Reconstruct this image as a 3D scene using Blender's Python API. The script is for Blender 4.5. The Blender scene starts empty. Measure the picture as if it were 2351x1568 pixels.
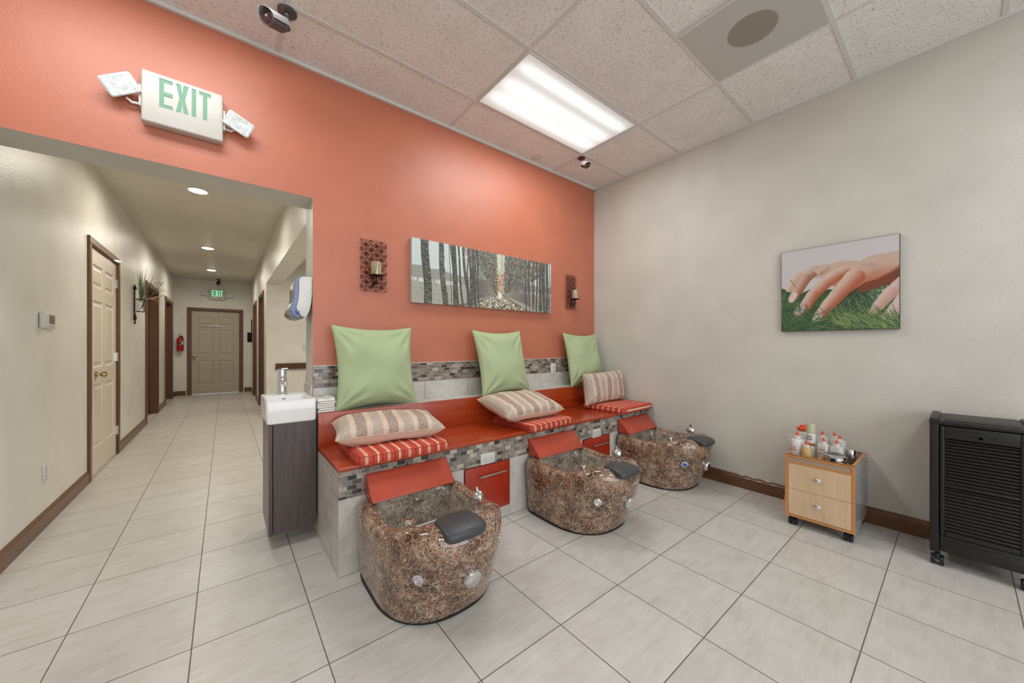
import bpy, bmesh, math, random
import numpy as np
from mathutils import Vector, Matrix, Euler, noise as mnoise
random.seed(7)
PI = math.pi
R = math.radians
scn = bpy.context.scene

# ------------------------------------------------------------------ camera
cam_d = bpy.data.cameras.new('camera')
cam = bpy.data.objects.new('camera', cam_d)
scn.collection.objects.link(cam)
cam.location = (0, 0, 1.2)
cam.rotation_euler = (R(90), 0, -0.67586)
cam_d.sensor_width = 36
cam_d.lens = 823.4 / 2351 * 36
cam_d.shift_y = 9.2 / 2351
cam_d.clip_start = 0.02
scn.camera = cam

# ------------------------------------------------------------------ view + world
scn.view_settings.view_transform = 'Standard'
scn.view_settings.look = 'None'
scn.view_settings.gamma = 1
scn.view_settings.use_curve_mapping = False
scn.view_settings.exposure = -0.03
w = bpy.data.worlds.new('sky')
scn.world = w
w.use_nodes = True
w.node_tree.nodes['Background'].inputs[0].default_value = (0.75, 0.85, 1.0, 1)
w.node_tree.nodes['Background'].inputs[1].default_value = 1.2

def area(name, loc, rot, sx, sy, power, col=(1, 1, 1), spread=180, shape='RECTANGLE'):
    l = bpy.data.lights.new(name, 'AREA')
    l.shape = shape; l.size = sx; l.size_y = sy
    l.energy = power; l.color = col; l.spread = R(spread)
    o = bpy.data.objects.new(name, l)
    scn.collection.objects.link(o)
    o.location = loc; o.rotation_euler = rot
    return o

# daylight from the shop window behind the camera, then the ceiling troffers
area('window_daylight', (0.3, -3.05, 1.55), (R(90), 0, 0), 4.4, 2.3, 80, (0.86, 0.94, 1.0))
TROFFERS = [(2.083, 1.973), (-0.352, 1.970), (2.083, -1.075), (-0.348, -1.075)]
for i, (x, y) in enumerate(TROFFERS):
    for dy in (-0.175, 0.005, 0.165):   # the three tubes of each fixture
        area('fluorescent_tube_lamp', (x, y + dy, 3.036), (0, 0, 0), 1.10, 0.06, 6.6 if i < 2 else 6.0, (0.93, 0.975, 1.0))
HALL_LIGHTS = [(-0.215, 4.95), (-0.215, 7.77), (-0.215, 9.99)]
for x, y in HALL_LIGHTS:
    area('downlight_lamp', (x, y, 2.80), (0, 0, 0), 0.13, 0.13, 68, (1.0, 0.93, 0.82), 170, 'DISK')
area('side_room_lamp', (1.9, 5.0, 2.57), (0, 0, 0), 0.5, 0.5, 42, (1.0, 0.94, 0.85))

# ------------------------------------------------------------------ materials
def lin(c):
    return tuple(((v / 255) / 12.92 if v / 255 <= 0.04045 else ((v / 255 + 0.055) / 1.055) ** 2.4) for v in c[:3]) + (1,)

class NT:
    def __init__(s, name):
        s.m = bpy.data.materials.new(name); s.m.use_nodes = True
        s.t = s.m.node_tree
        s.b = s.t.nodes['Principled BSDF']
    def node(s, kind, **kw):
        n = s.t.nodes.new(kind)
        for k, v in kw.items(): setattr(n, k, v)
        return n
    def put(s, sock, v):
        if isinstance(v, bpy.types.NodeSocket): s.t.links.new(v, sock)
        else: sock.default_value = v
    def math(s, op, a, b=0.0, c=0.0, clamp=False):
        n = s.node('ShaderNodeMath', operation=op, use_clamp=clamp)
        s.put(n.inputs[0], a); s.put(n.inputs[1], b)
        if op in ('MULTIPLY_ADD', 'COMPARE', 'WRAP', 'SMOOTH_MIN'): s.put(n.inputs[2], c)
        return n.outputs[0]
    def coord(s):
        return s.node('ShaderNodeTexCoord').outputs['Object']
    def xyz(s, vec=None):
        n = s.node('ShaderNodeSeparateXYZ'); s.put(n.inputs[0], vec if vec else s.coord())
        return n.outputs
    def comb(s, x, y, z):
        n = s.node('ShaderNodeCombineXYZ')
        for i, v in enumerate((x, y, z)): s.put(n.inputs[i], v)
        return n.outputs[0]
    def scale(s, vec, sc):
        n = s.node('ShaderNodeMapping'); s.put(n.inputs['Vector'], vec)
        n.inputs['Scale'].default_value = sc
        return n.outputs[0]
    def noise(s, vec=None, scale=10, detail=3, rough=0.5, dist=0.0, col=False):
        n = s.node('ShaderNodeTexNoise'); s.put(n.inputs['Vector'], vec if vec else s.coord())
        n.inputs['Scale'].default_value = scale; n.inputs['Detail'].default_value = detail
        n.inputs['Roughness'].default_value = rough; n.inputs['Distortion'].default_value = dist
        return n.outputs['Color' if col else 'Fac']
    def voro(s, vec=None, scale=10, feature='F1', out='Distance'):
        n = s.node('ShaderNodeTexVoronoi', feature=feature); s.put(n.inputs['Vector'], vec if vec else s.coord())
        n.inputs['Scale'].default_value = scale
        return n.outputs[out]
    def white(s, vec):
        n = s.node('ShaderNodeTexWhiteNoise', noise_dimensions='3D'); s.put(n.inputs['Vector'], vec)
        return n.outputs['Value']
    def ramp(s, f, stops, interp='LINEAR'):
        n = s.node('ShaderNodeValToRGB'); s.put(n.inputs[0], f)
        cr = n.color_ramp; cr.interpolation = interp
        while len(cr.elements) < len(stops): cr.elements.new(0.5)
        for e, (p, c) in zip(cr.elements, stops):
            e.position = p; e.color = lin(c) if max(c) > 1 else tuple(c[:3]) + (1,)
        return n.outputs[0]
    def mix(s, f, a, b, mode='MIX'):
        n = s.node('ShaderNodeMix', data_type='RGBA', blend_type=mode)
        s.put(n.inputs[0], f); s.put(n.inputs[6], a); s.put(n.inputs[7], b)
        return n.outputs[2]
    def bump(s, h, strength=0.2, dist=0.01):
        n = s.node('ShaderNodeBump'); n.inputs['Strength'].default_value = strength
        n.inputs['Distance'].default_value = dist; s.put(n.inputs['Height'], h)
        s.t.links.new(n.outputs[0], s.b.inputs['Normal'])
    def set(s, col=None, rough=None, metal=None, **kw):
        if col is not None: s.put(s.b.inputs['Base Color'], lin(col) if isinstance(col, tuple) else col)
        if rough is not None: s.put(s.b.inputs['Roughness'], rough)
        if metal is not None: s.put(s.b.inputs['Metallic'], metal)
        for k, v in kw.items(): s.put(s.b.inputs[k.replace('_', ' ')], v)
        return s.m

def simple(name, col, rough=0.5, metal=0.0, var=0.06, sc=40, bump=0.0, **kw):
    n = NT(name)
    f = n.noise(scale=sc, detail=3)
    a = tuple(min(255, c * (1 + var)) for c in col); b = tuple(c * (1 - var) for c in col)
    c = n.ramp(f, [(0.3, b), (0.7, a)])
    if bump: n.bump(f, bump, 0.002)
    return n.set(c, rough, metal, **kw)

def paint(name, col, rough, bscale=170, bs=0.25):
    n = NT(name)
    f = n.noise(scale=bscale, detail=2, rough=0.5)
    g = n.noise(scale=3, detail=2)
    c = n.ramp(g, [(0.3, tuple(v * 0.975 for v in col)), (0.7, tuple(min(255, v * 1.02) for v in col))])
    n.bump(f, bs, 0.004)
    return n.set(c, rough)

M = {}
M['orange'] = paint('orange_eggshell_paint', (190, 112, 85), 0.33, 230, 0.38)
M['cream'] = paint('cream_wall_paint', (203, 198, 187), 0.5, 150, 0.35)
M['hall'] = paint('hall_wall_paint', (224, 221, 211), 0.34, 140, 0.35)
M['hallceil'] = paint('hall_ceiling_paint', (208, 201, 186), 0.40, 110, 0.5)
M['white_gloss'] = simple('white_plastic', (212, 208, 201), 0.3, var=0.01)
M['ivory'] = simple('ivory_plastic', (192, 184, 174), 0.4, var=0.01)
M['ceramic'] = simple('white_ceramic', (236, 232, 228), 0.08, var=0.01)
M['chrome'] = simple('chrome', (225, 226, 230), 0.07, 1.0, var=0.01)
M['steel'] = simple('brushed_steel', (190, 185, 178), 0.28, 1.0, var=0.05, sc=120)
M['brass'] = simple('satin_brass', (190, 170, 130), 0.22, 1.0)
M['black'] = simple('black_rubber', (22, 22, 24), 0.5)
M['darkpad'] = simple('charcoal_vinyl', (62, 64, 66), 0.42, var=0.05, sc=300, bump=0.2)
M['redpad'] = simple('red_vinyl', (178, 70, 48), 0.33, var=0.04, sc=9, bump=0.3)
M['green_exit'] = simple('green_exit_film', (106, 150, 118), 0.5, var=0.01)
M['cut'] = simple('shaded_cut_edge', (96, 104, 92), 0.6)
M['iron'] = simple('wrought_iron', (48, 22, 22), 0.4, 0.6)
M['camgrey'] = simple('grey_camera_metal', (92, 94, 94), 0.35, 0.5)
M['bronze'] = simple('bronze_camera_metal', (100, 62, 50), 0.35, 0.5)
M['green'] = None
M['towel'] = simple('white_terry', (232, 226, 218), 0.9, var=0.03, sc=300, bump=0.5)
M['tee'] = simple('ceiling_grid_white', (214, 211, 206), 0.45, var=0.01)
M['orangecap'] = simple('orange_plastic', (224, 82, 40), 0.35, var=0.02)
M['olivecap'] = simple('olive_cap', (186, 184, 148), 0.35, var=0.02)
M['ext_red'] = simple('extinguisher_red', (176, 22, 12), 0.2, var=0.05)
M['dark_glass'] = simple('dark_glass', (20, 20, 22), 0.08)
M['blackplastic'] = simple('black_textured_plastic', (21, 20, 18), 0.42, var=0.25, sc=60, bump=0.3)
M['slat'] = simple('black_slat_plastic', (20, 18, 15), 0.25, var=0.15, sc=90)
M['blue'] = simple('blue_button', (28, 84, 170), 0.25)
M['bluetrim'] = simple('translucent_blue_trim', (132, 144, 176), 0.18, var=0.05)
M['text_dark'] = simple('dark_print', (60, 55, 52), 0.6)
M['text_red'] = simple('red_print', (208, 44, 48), 0.6)
M['text_orange'] = simple('orange_print', (205, 92, 52), 0.6)
M['greydiff'] = simple('smoky_plastic', (120, 116, 120), 0.2, var=0.05)
M['thermo_dark'] = simple('dark_display', (110, 98, 80), 0.25)

def wood(name, c1, c2, rough, sc=(3, 40, 3), coat=0.0, bump=0.05):
    n = NT(name)
    v = n.scale(n.coord(), sc)
    f = n.noise(v, 2.0, 6, 0.6, 0.6)
    c = n.ramp(f, [(0.3, c1), (0.7, c2)])
    n.bump(f, bump, 0.002)
    return n.set(c, rough, Coat_Weight=coat)
M['redwood'] = wood('red_lacquered_wood', (150, 50, 16), (178, 68, 26), 0.30, (1.2, 26, 26), 0.25)
M['reddoor'] = wood('red_drawer_front', (154, 38, 16), (172, 48, 22), 0.32, (30, 30, 2), 0.1)
M['trim'] = wood('brown_stained_trim', (96, 58, 32), (110, 72, 43), 0.38, (20, 2, 20), 0.15)
M['trimdark'] = wood('dark_brown_door_wood', (78, 46, 26), (92, 56, 34), 0.35, (20, 20, 2), 0.1)
M['vanity'] = wood('dark_walnut_laminate', (66, 52, 52), (88, 72, 68), 0.36, (50, 50, 2.5), 0.1, 0.12)
M['beech'] = wood('light_beech_laminate', (200, 168, 132), (214, 186, 152), 0.35, (10, 1.2, 1.0))
M['beech_edge'] = wood('orange_beech_edging', (186, 124, 68), (198, 138, 82), 0.35, (8, 8, 2))
M['cart_side'] = simple('grey_speckled_laminate', (150, 146, 144), 0.16, var=0.18, sc=130)
M['cart_in'] = wood('brown_tray_laminate', (150, 116, 76), (168, 132, 90), 0.4)
M['cart_rail'] = wood('taupe_rail_laminate', (158, 136, 116), (172, 150, 130), 0.4)

# floor: 41 cm ceramic tiles on a straight grid
def floor_mat():
    n = NT('grey_beige_floor_tile')
    x, y, z = n.xyz()
    u = n.math('DIVIDE', n.math('SUBTRACT', x, 0.308), 0.4095)
    v = n.math('DIVIDE', n.math('SUBTRACT', y, 0.242), 0.4145)
    def edge(t, p):
        f = n.math('FRACT', n.math('ADD', t, 0.5))
        return n.math('MULTIPLY', n.math('ABSOLUTE', n.math('SUBTRACT', f, 0.5)), p)
    e = n.math('MINIMUM', edge(u, 0.4095), edge(v, 0.4145))
    g = n.math('LESS_THAN', e, 0.0021)
    cell = n.comb(n.math('FLOOR', u), n.math('FLOOR', v), 0.0)
    wn = n.white(cell)
    off = n.comb(n.math('MULTIPLY', wn, 30.0), n.math('MULTIPLY', wn, 17.0), 0.0)
    add = n.node('ShaderNodeVectorMath', operation='ADD'); n.put(add.inputs[0], n.coord()); n.put(add.inputs[1], off)
    st = n.noise(n.scale(add.outputs[0], (3, 16, 1)), 2.0, 5, 0.65, 0.8)
    cl = n.noise(add.outputs[0], 7, 4, 0.6)
    f = n.math('ADD', n.math('MULTIPLY', st, 0.6), n.math('MULTIPLY', cl, 0.4))
    col = n.ramp(f, [(0.32, (186, 180, 170)), (0.5, (199, 194, 185)), (0.68, (208, 204, 196))])
    var = n.math('MULTIPLY_ADD', wn, 0.07, 0.95)
    col = n.mix(1.0, col, n.comb(var, var, var), 'MULTIPLY')
    col = n.mix(g, col, lin((104, 94, 88)))
    n.bump(n.math('MULTIPLY', g, -1.0), 0.35, 0.003)
    return n.set(col, n.math('MULTIPLY_ADD', g, 0.4, 0.34))
M['floor'] = floor_mat()

def ceil_mat():
    n = NT('fissured_acoustic_tile')
    c = n.coord()
    f = n.noise(n.scale(c, (1, 1.3, 1)), 100, 2, 0.5, 1.6)
    d = n.noise(c, 5, 2)
    spot = n.ramp(f, [(0.365, (1, 1, 1)), (0.40, (0, 0, 0))])
    pin = n.voro(c, 120)
    p2 = n.math('LESS_THAN', pin, 0.13)
    base = n.ramp(d, [(0.3, (232, 228, 222)), (0.7, (239, 236, 231))])
    m = n.math('MAXIMUM', n.math('MULTIPLY', spot, 0.65), n.math('MULTIPLY', p2, 0.4))
    col = n.mix(m, base, lin((118, 108, 100)))
    n.bump(n.math('MULTIPLY', m, -1.0), 0.4, 0.003)
    return n.set(col, 0.9)
M['ceiltile'] = ceil_mat()

def mosaic_mat(name, wd, ht, axis='x', warm=False):
    n = NT(name)
    x, y, z = n.xyz()
    u0 = x if axis == 'x' else y
    row = n.math('FLOOR', n.math('DIVIDE', z, ht))
    sh = n.math('MULTIPLY', n.math('MODULO', row, 2.0), 0.5)
    u = n.math('ADD', n.math('DIVIDE', u0, wd), sh)
    v = n.math('DIVIDE', z, ht)
    cu = n.math('FLOOR', u)
    wn = n.white(n.comb(cu, row, 3.0))
    wn2 = n.white(n.comb(row, cu, 9.0))
    fu = n.math('ABSOLUTE', n.math('SUBTRACT', n.math('FRACT', u), 0.5))
    fv = n.math('ABSOLUTE', n.math('SUBTRACT', n.math('FRACT', v), 0.5))
    g = n.math('MAXIMUM', n.math('GREATER_THAN', n.math('MULTIPLY', n.math('SUBTRACT', 0.5, fu), wd), 1.0),
               n.math('MAXIMUM', n.math('LESS_THAN', n.math('MULTIPLY', n.math('SUBTRACT', 0.5, fu), wd), 0.0011),
                      n.math('LESS_THAN', n.math('MULTIPLY', n.math('SUBTRACT', 0.5, fv), ht), 0.0011)))
    pal = [(0.0, (70, 66, 68)), (0.22, (112, 100, 92)), (0.42, (142, 128, 116)), (0.58, (126, 118, 112)), (0.72, (160, 150, 138)), (0.86, (190, 180, 166)), (0.94, (96, 88, 82))]
    if warm: pal = [(0.0, (74, 64, 58)), (0.25, (104, 92, 84)), (0.45, (130, 116, 104)), (0.62, (96, 84, 76)), (0.76, (146, 134, 122)), (0.92, (176, 164, 150))]
    c = n.ramp(wn, pal, 'CONSTANT')
    ns = n.noise(scale=110, detail=4, rough=0.7, dist=1.0)
    k = n.math('GREATER_THAN', wn2, 0.42)
    c2 = n.mix(n.math('MULTIPLY', k, n.math('MULTIPLY', n.math('SUBTRACT', ns, 0.42), 3.0, clamp=True), clamp=True), c, lin((206, 192, 174)))
    c2 = n.mix(n.math('MULTIPLY', k, n.math('MULTIPLY', n.math('SUBTRACT', 0.46, ns), 5.0, clamp=True), clamp=True), c2, lin((84, 66, 54)))
    c3 = n.mix(g, c2, lin((150, 142, 132)))
    n.bump(n.math('MULTIPLY', g, -1.0), 0.3, 0.002)
    return n.set(c3, n.math('MULTIPLY_ADD', g, 0.5, 0.16))
M['mosaic_front'] = mosaic_mat('stone_glass_mosaic', 0.0485, 0.0259)
M['mosaic_wall'] = mosaic_mat('stone_glass_mosaic_wall', 0.052, 0.0242, warm=True)
def tile_mat():
    n = NT('pale_grey_stone_tile')
    f = n.noise(scale=9, detail=6, rough=0.65)
    g = n.noise(scale=60, detail=3)
    c = n.ramp(n.math('ADD', n.math('MULTIPLY', f, 0.7), n.math('MULTIPLY', g, 0.3)), [(0.35, (184, 177, 168)), (0.65, (212, 206, 196))])
    return n.set(c, 0.3)
M['tile'] = tile_mat()
M['grout'] = simple('tile_grout', (96, 90, 84), 0.85)

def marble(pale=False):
    n = NT('brown_emperador_lining_lit' if pale else 'brown_emperador_acrylic')
    c = n.coord()
    def warp(sc, amt, v):
        nz = n.noise(v, sc, 3, 0.6, 0.0, True)
        mp = n.node('ShaderNodeVectorMath', operation='SCALE'); n.put(mp.inputs[0], nz); mp.inputs['Scale'].default_value = amt
        ad = n.node('ShaderNodeVectorMath', operation='ADD'); n.put(ad.inputs[0], v); n.put(ad.inputs[1], mp.outputs[0])
        return ad.outputs[0]
    w1 = warp(18, 0.075, c); w2 = warp(60, 0.022, w1)
    e1 = n.voro(w2, 33, 'DISTANCE_TO_EDGE')
    e2 = n.voro(w2, 72, 'DISTANCE_TO_EDGE')
    e3 = n.voro(warp(90, 0.02, c), 130, 'DISTANCE_TO_EDGE')
    br = n.noise(c, 9, 4, 0.65)
    v1 = n.ramp(e1, [(0.0, (1, 1, 1)), (0.035, (0.7, 0.7, 0.7)), (0.09, (0, 0, 0))])
    v2 = n.ramp(e2, [(0.0, (1, 1, 1)), (0.05, (0.7, 0.7, 0.7)), (0.12, (0, 0, 0))])
    v3 = n.ramp(e3, [(0.0, (1, 1, 1)), (0.16, (0, 0, 0))])
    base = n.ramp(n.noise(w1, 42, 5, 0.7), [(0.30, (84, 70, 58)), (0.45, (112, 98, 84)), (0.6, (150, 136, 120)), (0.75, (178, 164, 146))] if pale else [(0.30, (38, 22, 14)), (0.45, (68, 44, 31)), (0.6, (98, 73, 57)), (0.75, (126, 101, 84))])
    vm = n.math('MULTIPLY_ADD', n.noise(c, 24, 3, 0.6), 5.0, -1.9, clamp=True)
    v1 = n.math('MULTIPLY', v1, vm)
    m = n.math('MAXIMUM', v1, n.math('MULTIPLY', v2, n.math('MULTIPLY_ADD', br, 3.6, -1.15, clamp=True)))
    m = n.math('MAXIMUM', m, n.math('MULTIPLY', v3, n.math('MULTIPLY_ADD', br, 4.0, -2.05, clamp=True)))
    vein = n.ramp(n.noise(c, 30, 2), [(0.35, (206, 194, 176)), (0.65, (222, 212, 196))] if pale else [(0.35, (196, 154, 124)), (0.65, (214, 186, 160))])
    col = n.mix(m, base, vein)
    return n.set(col, 0.09, Coat_Weight=0.4, Coat_Roughness=0.03)
M['marble'] = marble(); M['marble_in_lit'] = marble(True)  # second copy is lightened for light reflected inside the bowl

def fabric(name, col, var=0.12, sc=420, rough=0.85):
    n = NT(name)
    x, y, z = n.xyz()
    f = n.noise(n.scale(n.coord(), (1, 0.25, 1)), sc, 2)
    g = n.noise(n.scale(n.coord(), (0.25, 1, 1)), sc, 2)
    h = n.math('ADD', n.math('MULTIPLY', f, 0.5), n.math('MULTIPLY', g, 0.5))
    c = n.ramp(h, [(0.35, tuple(v * (1 - var) for v in col)), (0.65, tuple(min(255, v * (1 + var)) for v in col))])
    n.bump(h, 0.3, 0.002)
    return n.set(c, rough)
M['green'] = fabric('apple_green_weave', (170, 183, 140), 0.07, 700)
M['tan_cloth'] = fabric('pinkish_tan_cloth', (200, 168, 148), 0.05)

def cushion_mat():
    n = NT('red_cream_striped_canvas')
    x, y, z = n.xyz()
    t = n.math('DIVIDE', n.math('ADD', x, 1.0), 0.116)
    f = n.math('FRACT', t)
    def band(c, w): return n.math('LESS_THAN', n.math('ABSOLUTE', n.math('SUBTRACT', f, c)), w)
    cream = n.math('MAXIMUM', band(0.25, 0.042), n.math('MAXIMUM', band(0.70, 0.022), band(0.775, 0.022)))
    dark = n.math('MAXIMUM', band(0.45, 0.03), band(0.02, 0.045))
    col = n.mix(dark, lin((200, 74, 54)), lin((166, 52, 38)))
    col = n.mix(cream, col, lin((236, 206, 172)))
    f2 = n.noise(scale=500, detail=2)
    n.bump(f2, 0.2, 0.002)
    return n.set(col, 0.8)
M['cushion'] = cushion_mat()
def lumbar_mat():
    n = NT('taupe_banded_chenille')
    x, y, z = n.xyz()
    t = n.math('DIVIDE', n.math('ADD', x, 0.872), 0.0872)
    f = n.math('FRACT', t); cell = n.math('FLOOR', t)
    plain = n.math('LESS_THAN', n.math('ABSOLUTE', n.math('SUBTRACT', f, 0.5)), 0.17)
    sp = n.noise(n.scale(n.coord(), (1, 0.6, 1)), 340, 2, 0.6, 1.0)
    odd = n.math('MODULO', cell, 2.0)
    ca = n.ramp(sp, [(0.44, (118, 92, 80)), (0.56, (206, 186, 166))])
    cb = n.ramp(sp, [(0.40, (150, 132, 118)), (0.56, (206, 190, 172))])
    fp = n.math('FRACT', t)
    c = n.mix(n.math('GREATER_THAN', n.math('FRACT', n.math('MULTIPLY', n.math('ADD', t, 0.5), 0.5)), 0.5), ca, cb)
    c = n.mix(plain, c, lin((214, 190, 170)))
    under = n.math('LESS_THAN', z, -0.001)
    c = n.mix(under, c, lin((206, 172, 152)))
    n.bump(sp, 0.35, 0.003)
    return n.set(c, 0.85)
M['lumbar'] = lumbar_mat()

def vcol_mat(name, rough):
    n = NT(name)
    a = n.node('ShaderNodeVertexColor', layer_name='paint')
    f = n.noise(scale=600, detail=2)
    n.bump(f, 0.15, 0.002)
    return n.set(a.outputs['Color'], rough)
M['art'] = vcol_mat('painted_canvas', 0.6)

def glass_mat(name, col, alpha_rough=0.02, trans=1.0):
    n = NT(name)
    f = n.noise(scale=20)
    c = n.ramp(f, [(0.3, tuple(v * 0.97 for v in col)), (0.7, col)])
    return n.set(c, alpha_rough, Transmission_Weight=trans, IOR=1.3)
M['glass'] = glass_mat('clear_glass', (245, 248, 250))
M['milky'] = simple('milky_plastic', (216, 214, 206), 0.3, var=0.02, Subsurface_Weight=0.0)
M['frost'] = glass_mat('frosted_plastic', (240, 238, 232), 0.3, 0.30)
M['amber'] = simple('amber_lotion_bottle', (196, 164, 110), 0.28, var=0.04)

def diffuser_mat():
    n = NT('lit_prismatic_diffuser')
    x, y, z = n.xyz()
    # three tubes glow through the prismatic lens, long axis along x
    def g(c, w):
        d = n.math('DIVIDE', n.math('SUBTRACT', y, c), w)
        return n.math('EXPONENT', n.math('MULTIPLY', n.math('MULTIPLY', d, d), -1.0))
    s = n.math('ADD', g(-0.175, 0.055), n.math('ADD', g(0.005, 0.075), g(0.165, 0.075)))
    ends = n.math('SUBTRACT', 1.0, n.math('POWER', n.math('DIVIDE', n.math('ABSOLUTE', x), 0.60), 10.0))
    s = n.math('MULTIPLY', s, n.math('MAXIMUM', ends, 0.0))
    pr = n.noise(scale=150, detail=1)
    st = n.math('MULTIPLY', n.math('MULTIPLY_ADD', s, 0.75, 0.22), n.math('MULTIPLY_ADD', pr, 0.12, 0.94))
    return n.set((225, 228, 226), 0.4, Emission_Color=(0.93, 1.0, 0.985, 1), Emission_Strength=st)
M['diffuser'] = diffuser_mat()
def emis(name, col, st):
    n = NT(name)
    f = n.noise(scale=30)
    return n.set(n.ramp(f, [(0.0, (225, 225, 220)), (1.0, (235, 235, 230))]), 0.4, Emission_Color=col, Emission_Strength=st)
M['bulb'] = emis('lit_downlight_lens', (1, 0.93, 0.82, 1), 34.0)
M['exit_lit'] = emis('lit_green_letters', (0.02, 0.9, 0.45, 1), 0.8)
M['winsky'] = glass_mat('shop_window_glass', (250, 252, 255))
def perf_mat():
    n = NT('perforated_grey_metal')
    x, y, z = n.xyz()
    def fr(v, o=0.0): return n.math('SUBTRACT', n.math('FRACT', n.math('ADD', n.math('DIVIDE', v, 0.0075), o)), 0.5)
    def d(o):
        a = fr(x, o); b = fr(y, o)
        return n.math('SQRT', n.math('ADD', n.math('MULTIPLY', a, a), n.math('MULTIPLY', b, b)))
    h = n.math('MAXIMUM', n.math('LESS_THAN', d(0.0), 0.26), n.math('LESS_THAN', d(0.5), 0.26))
    cx = n.math('SUBTRACT', x, 0.0); cy = n.math('SUBTRACT', y, 0.0)
    r = n.math('SQRT', n.math('ADD', n.math('MULTIPLY', cx, cx), n.math('MULTIPLY', cy, cy)))
    duct = n.math('LESS_THAN', r, 0.118)
    behind = n.mix(duct, lin((168, 164, 156)), lin((124, 104, 86)))
    col = n.mix(h, lin((206, 204, 198)), behind)
    ring = n.math('LESS_THAN', r, 0.125)
    col = n.mix(n.math('MULTIPLY', ring, 0.55), col, lin((122, 108, 94)))
    return n.set(col, 0.55)
M['perf'] = perf_mat()

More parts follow.
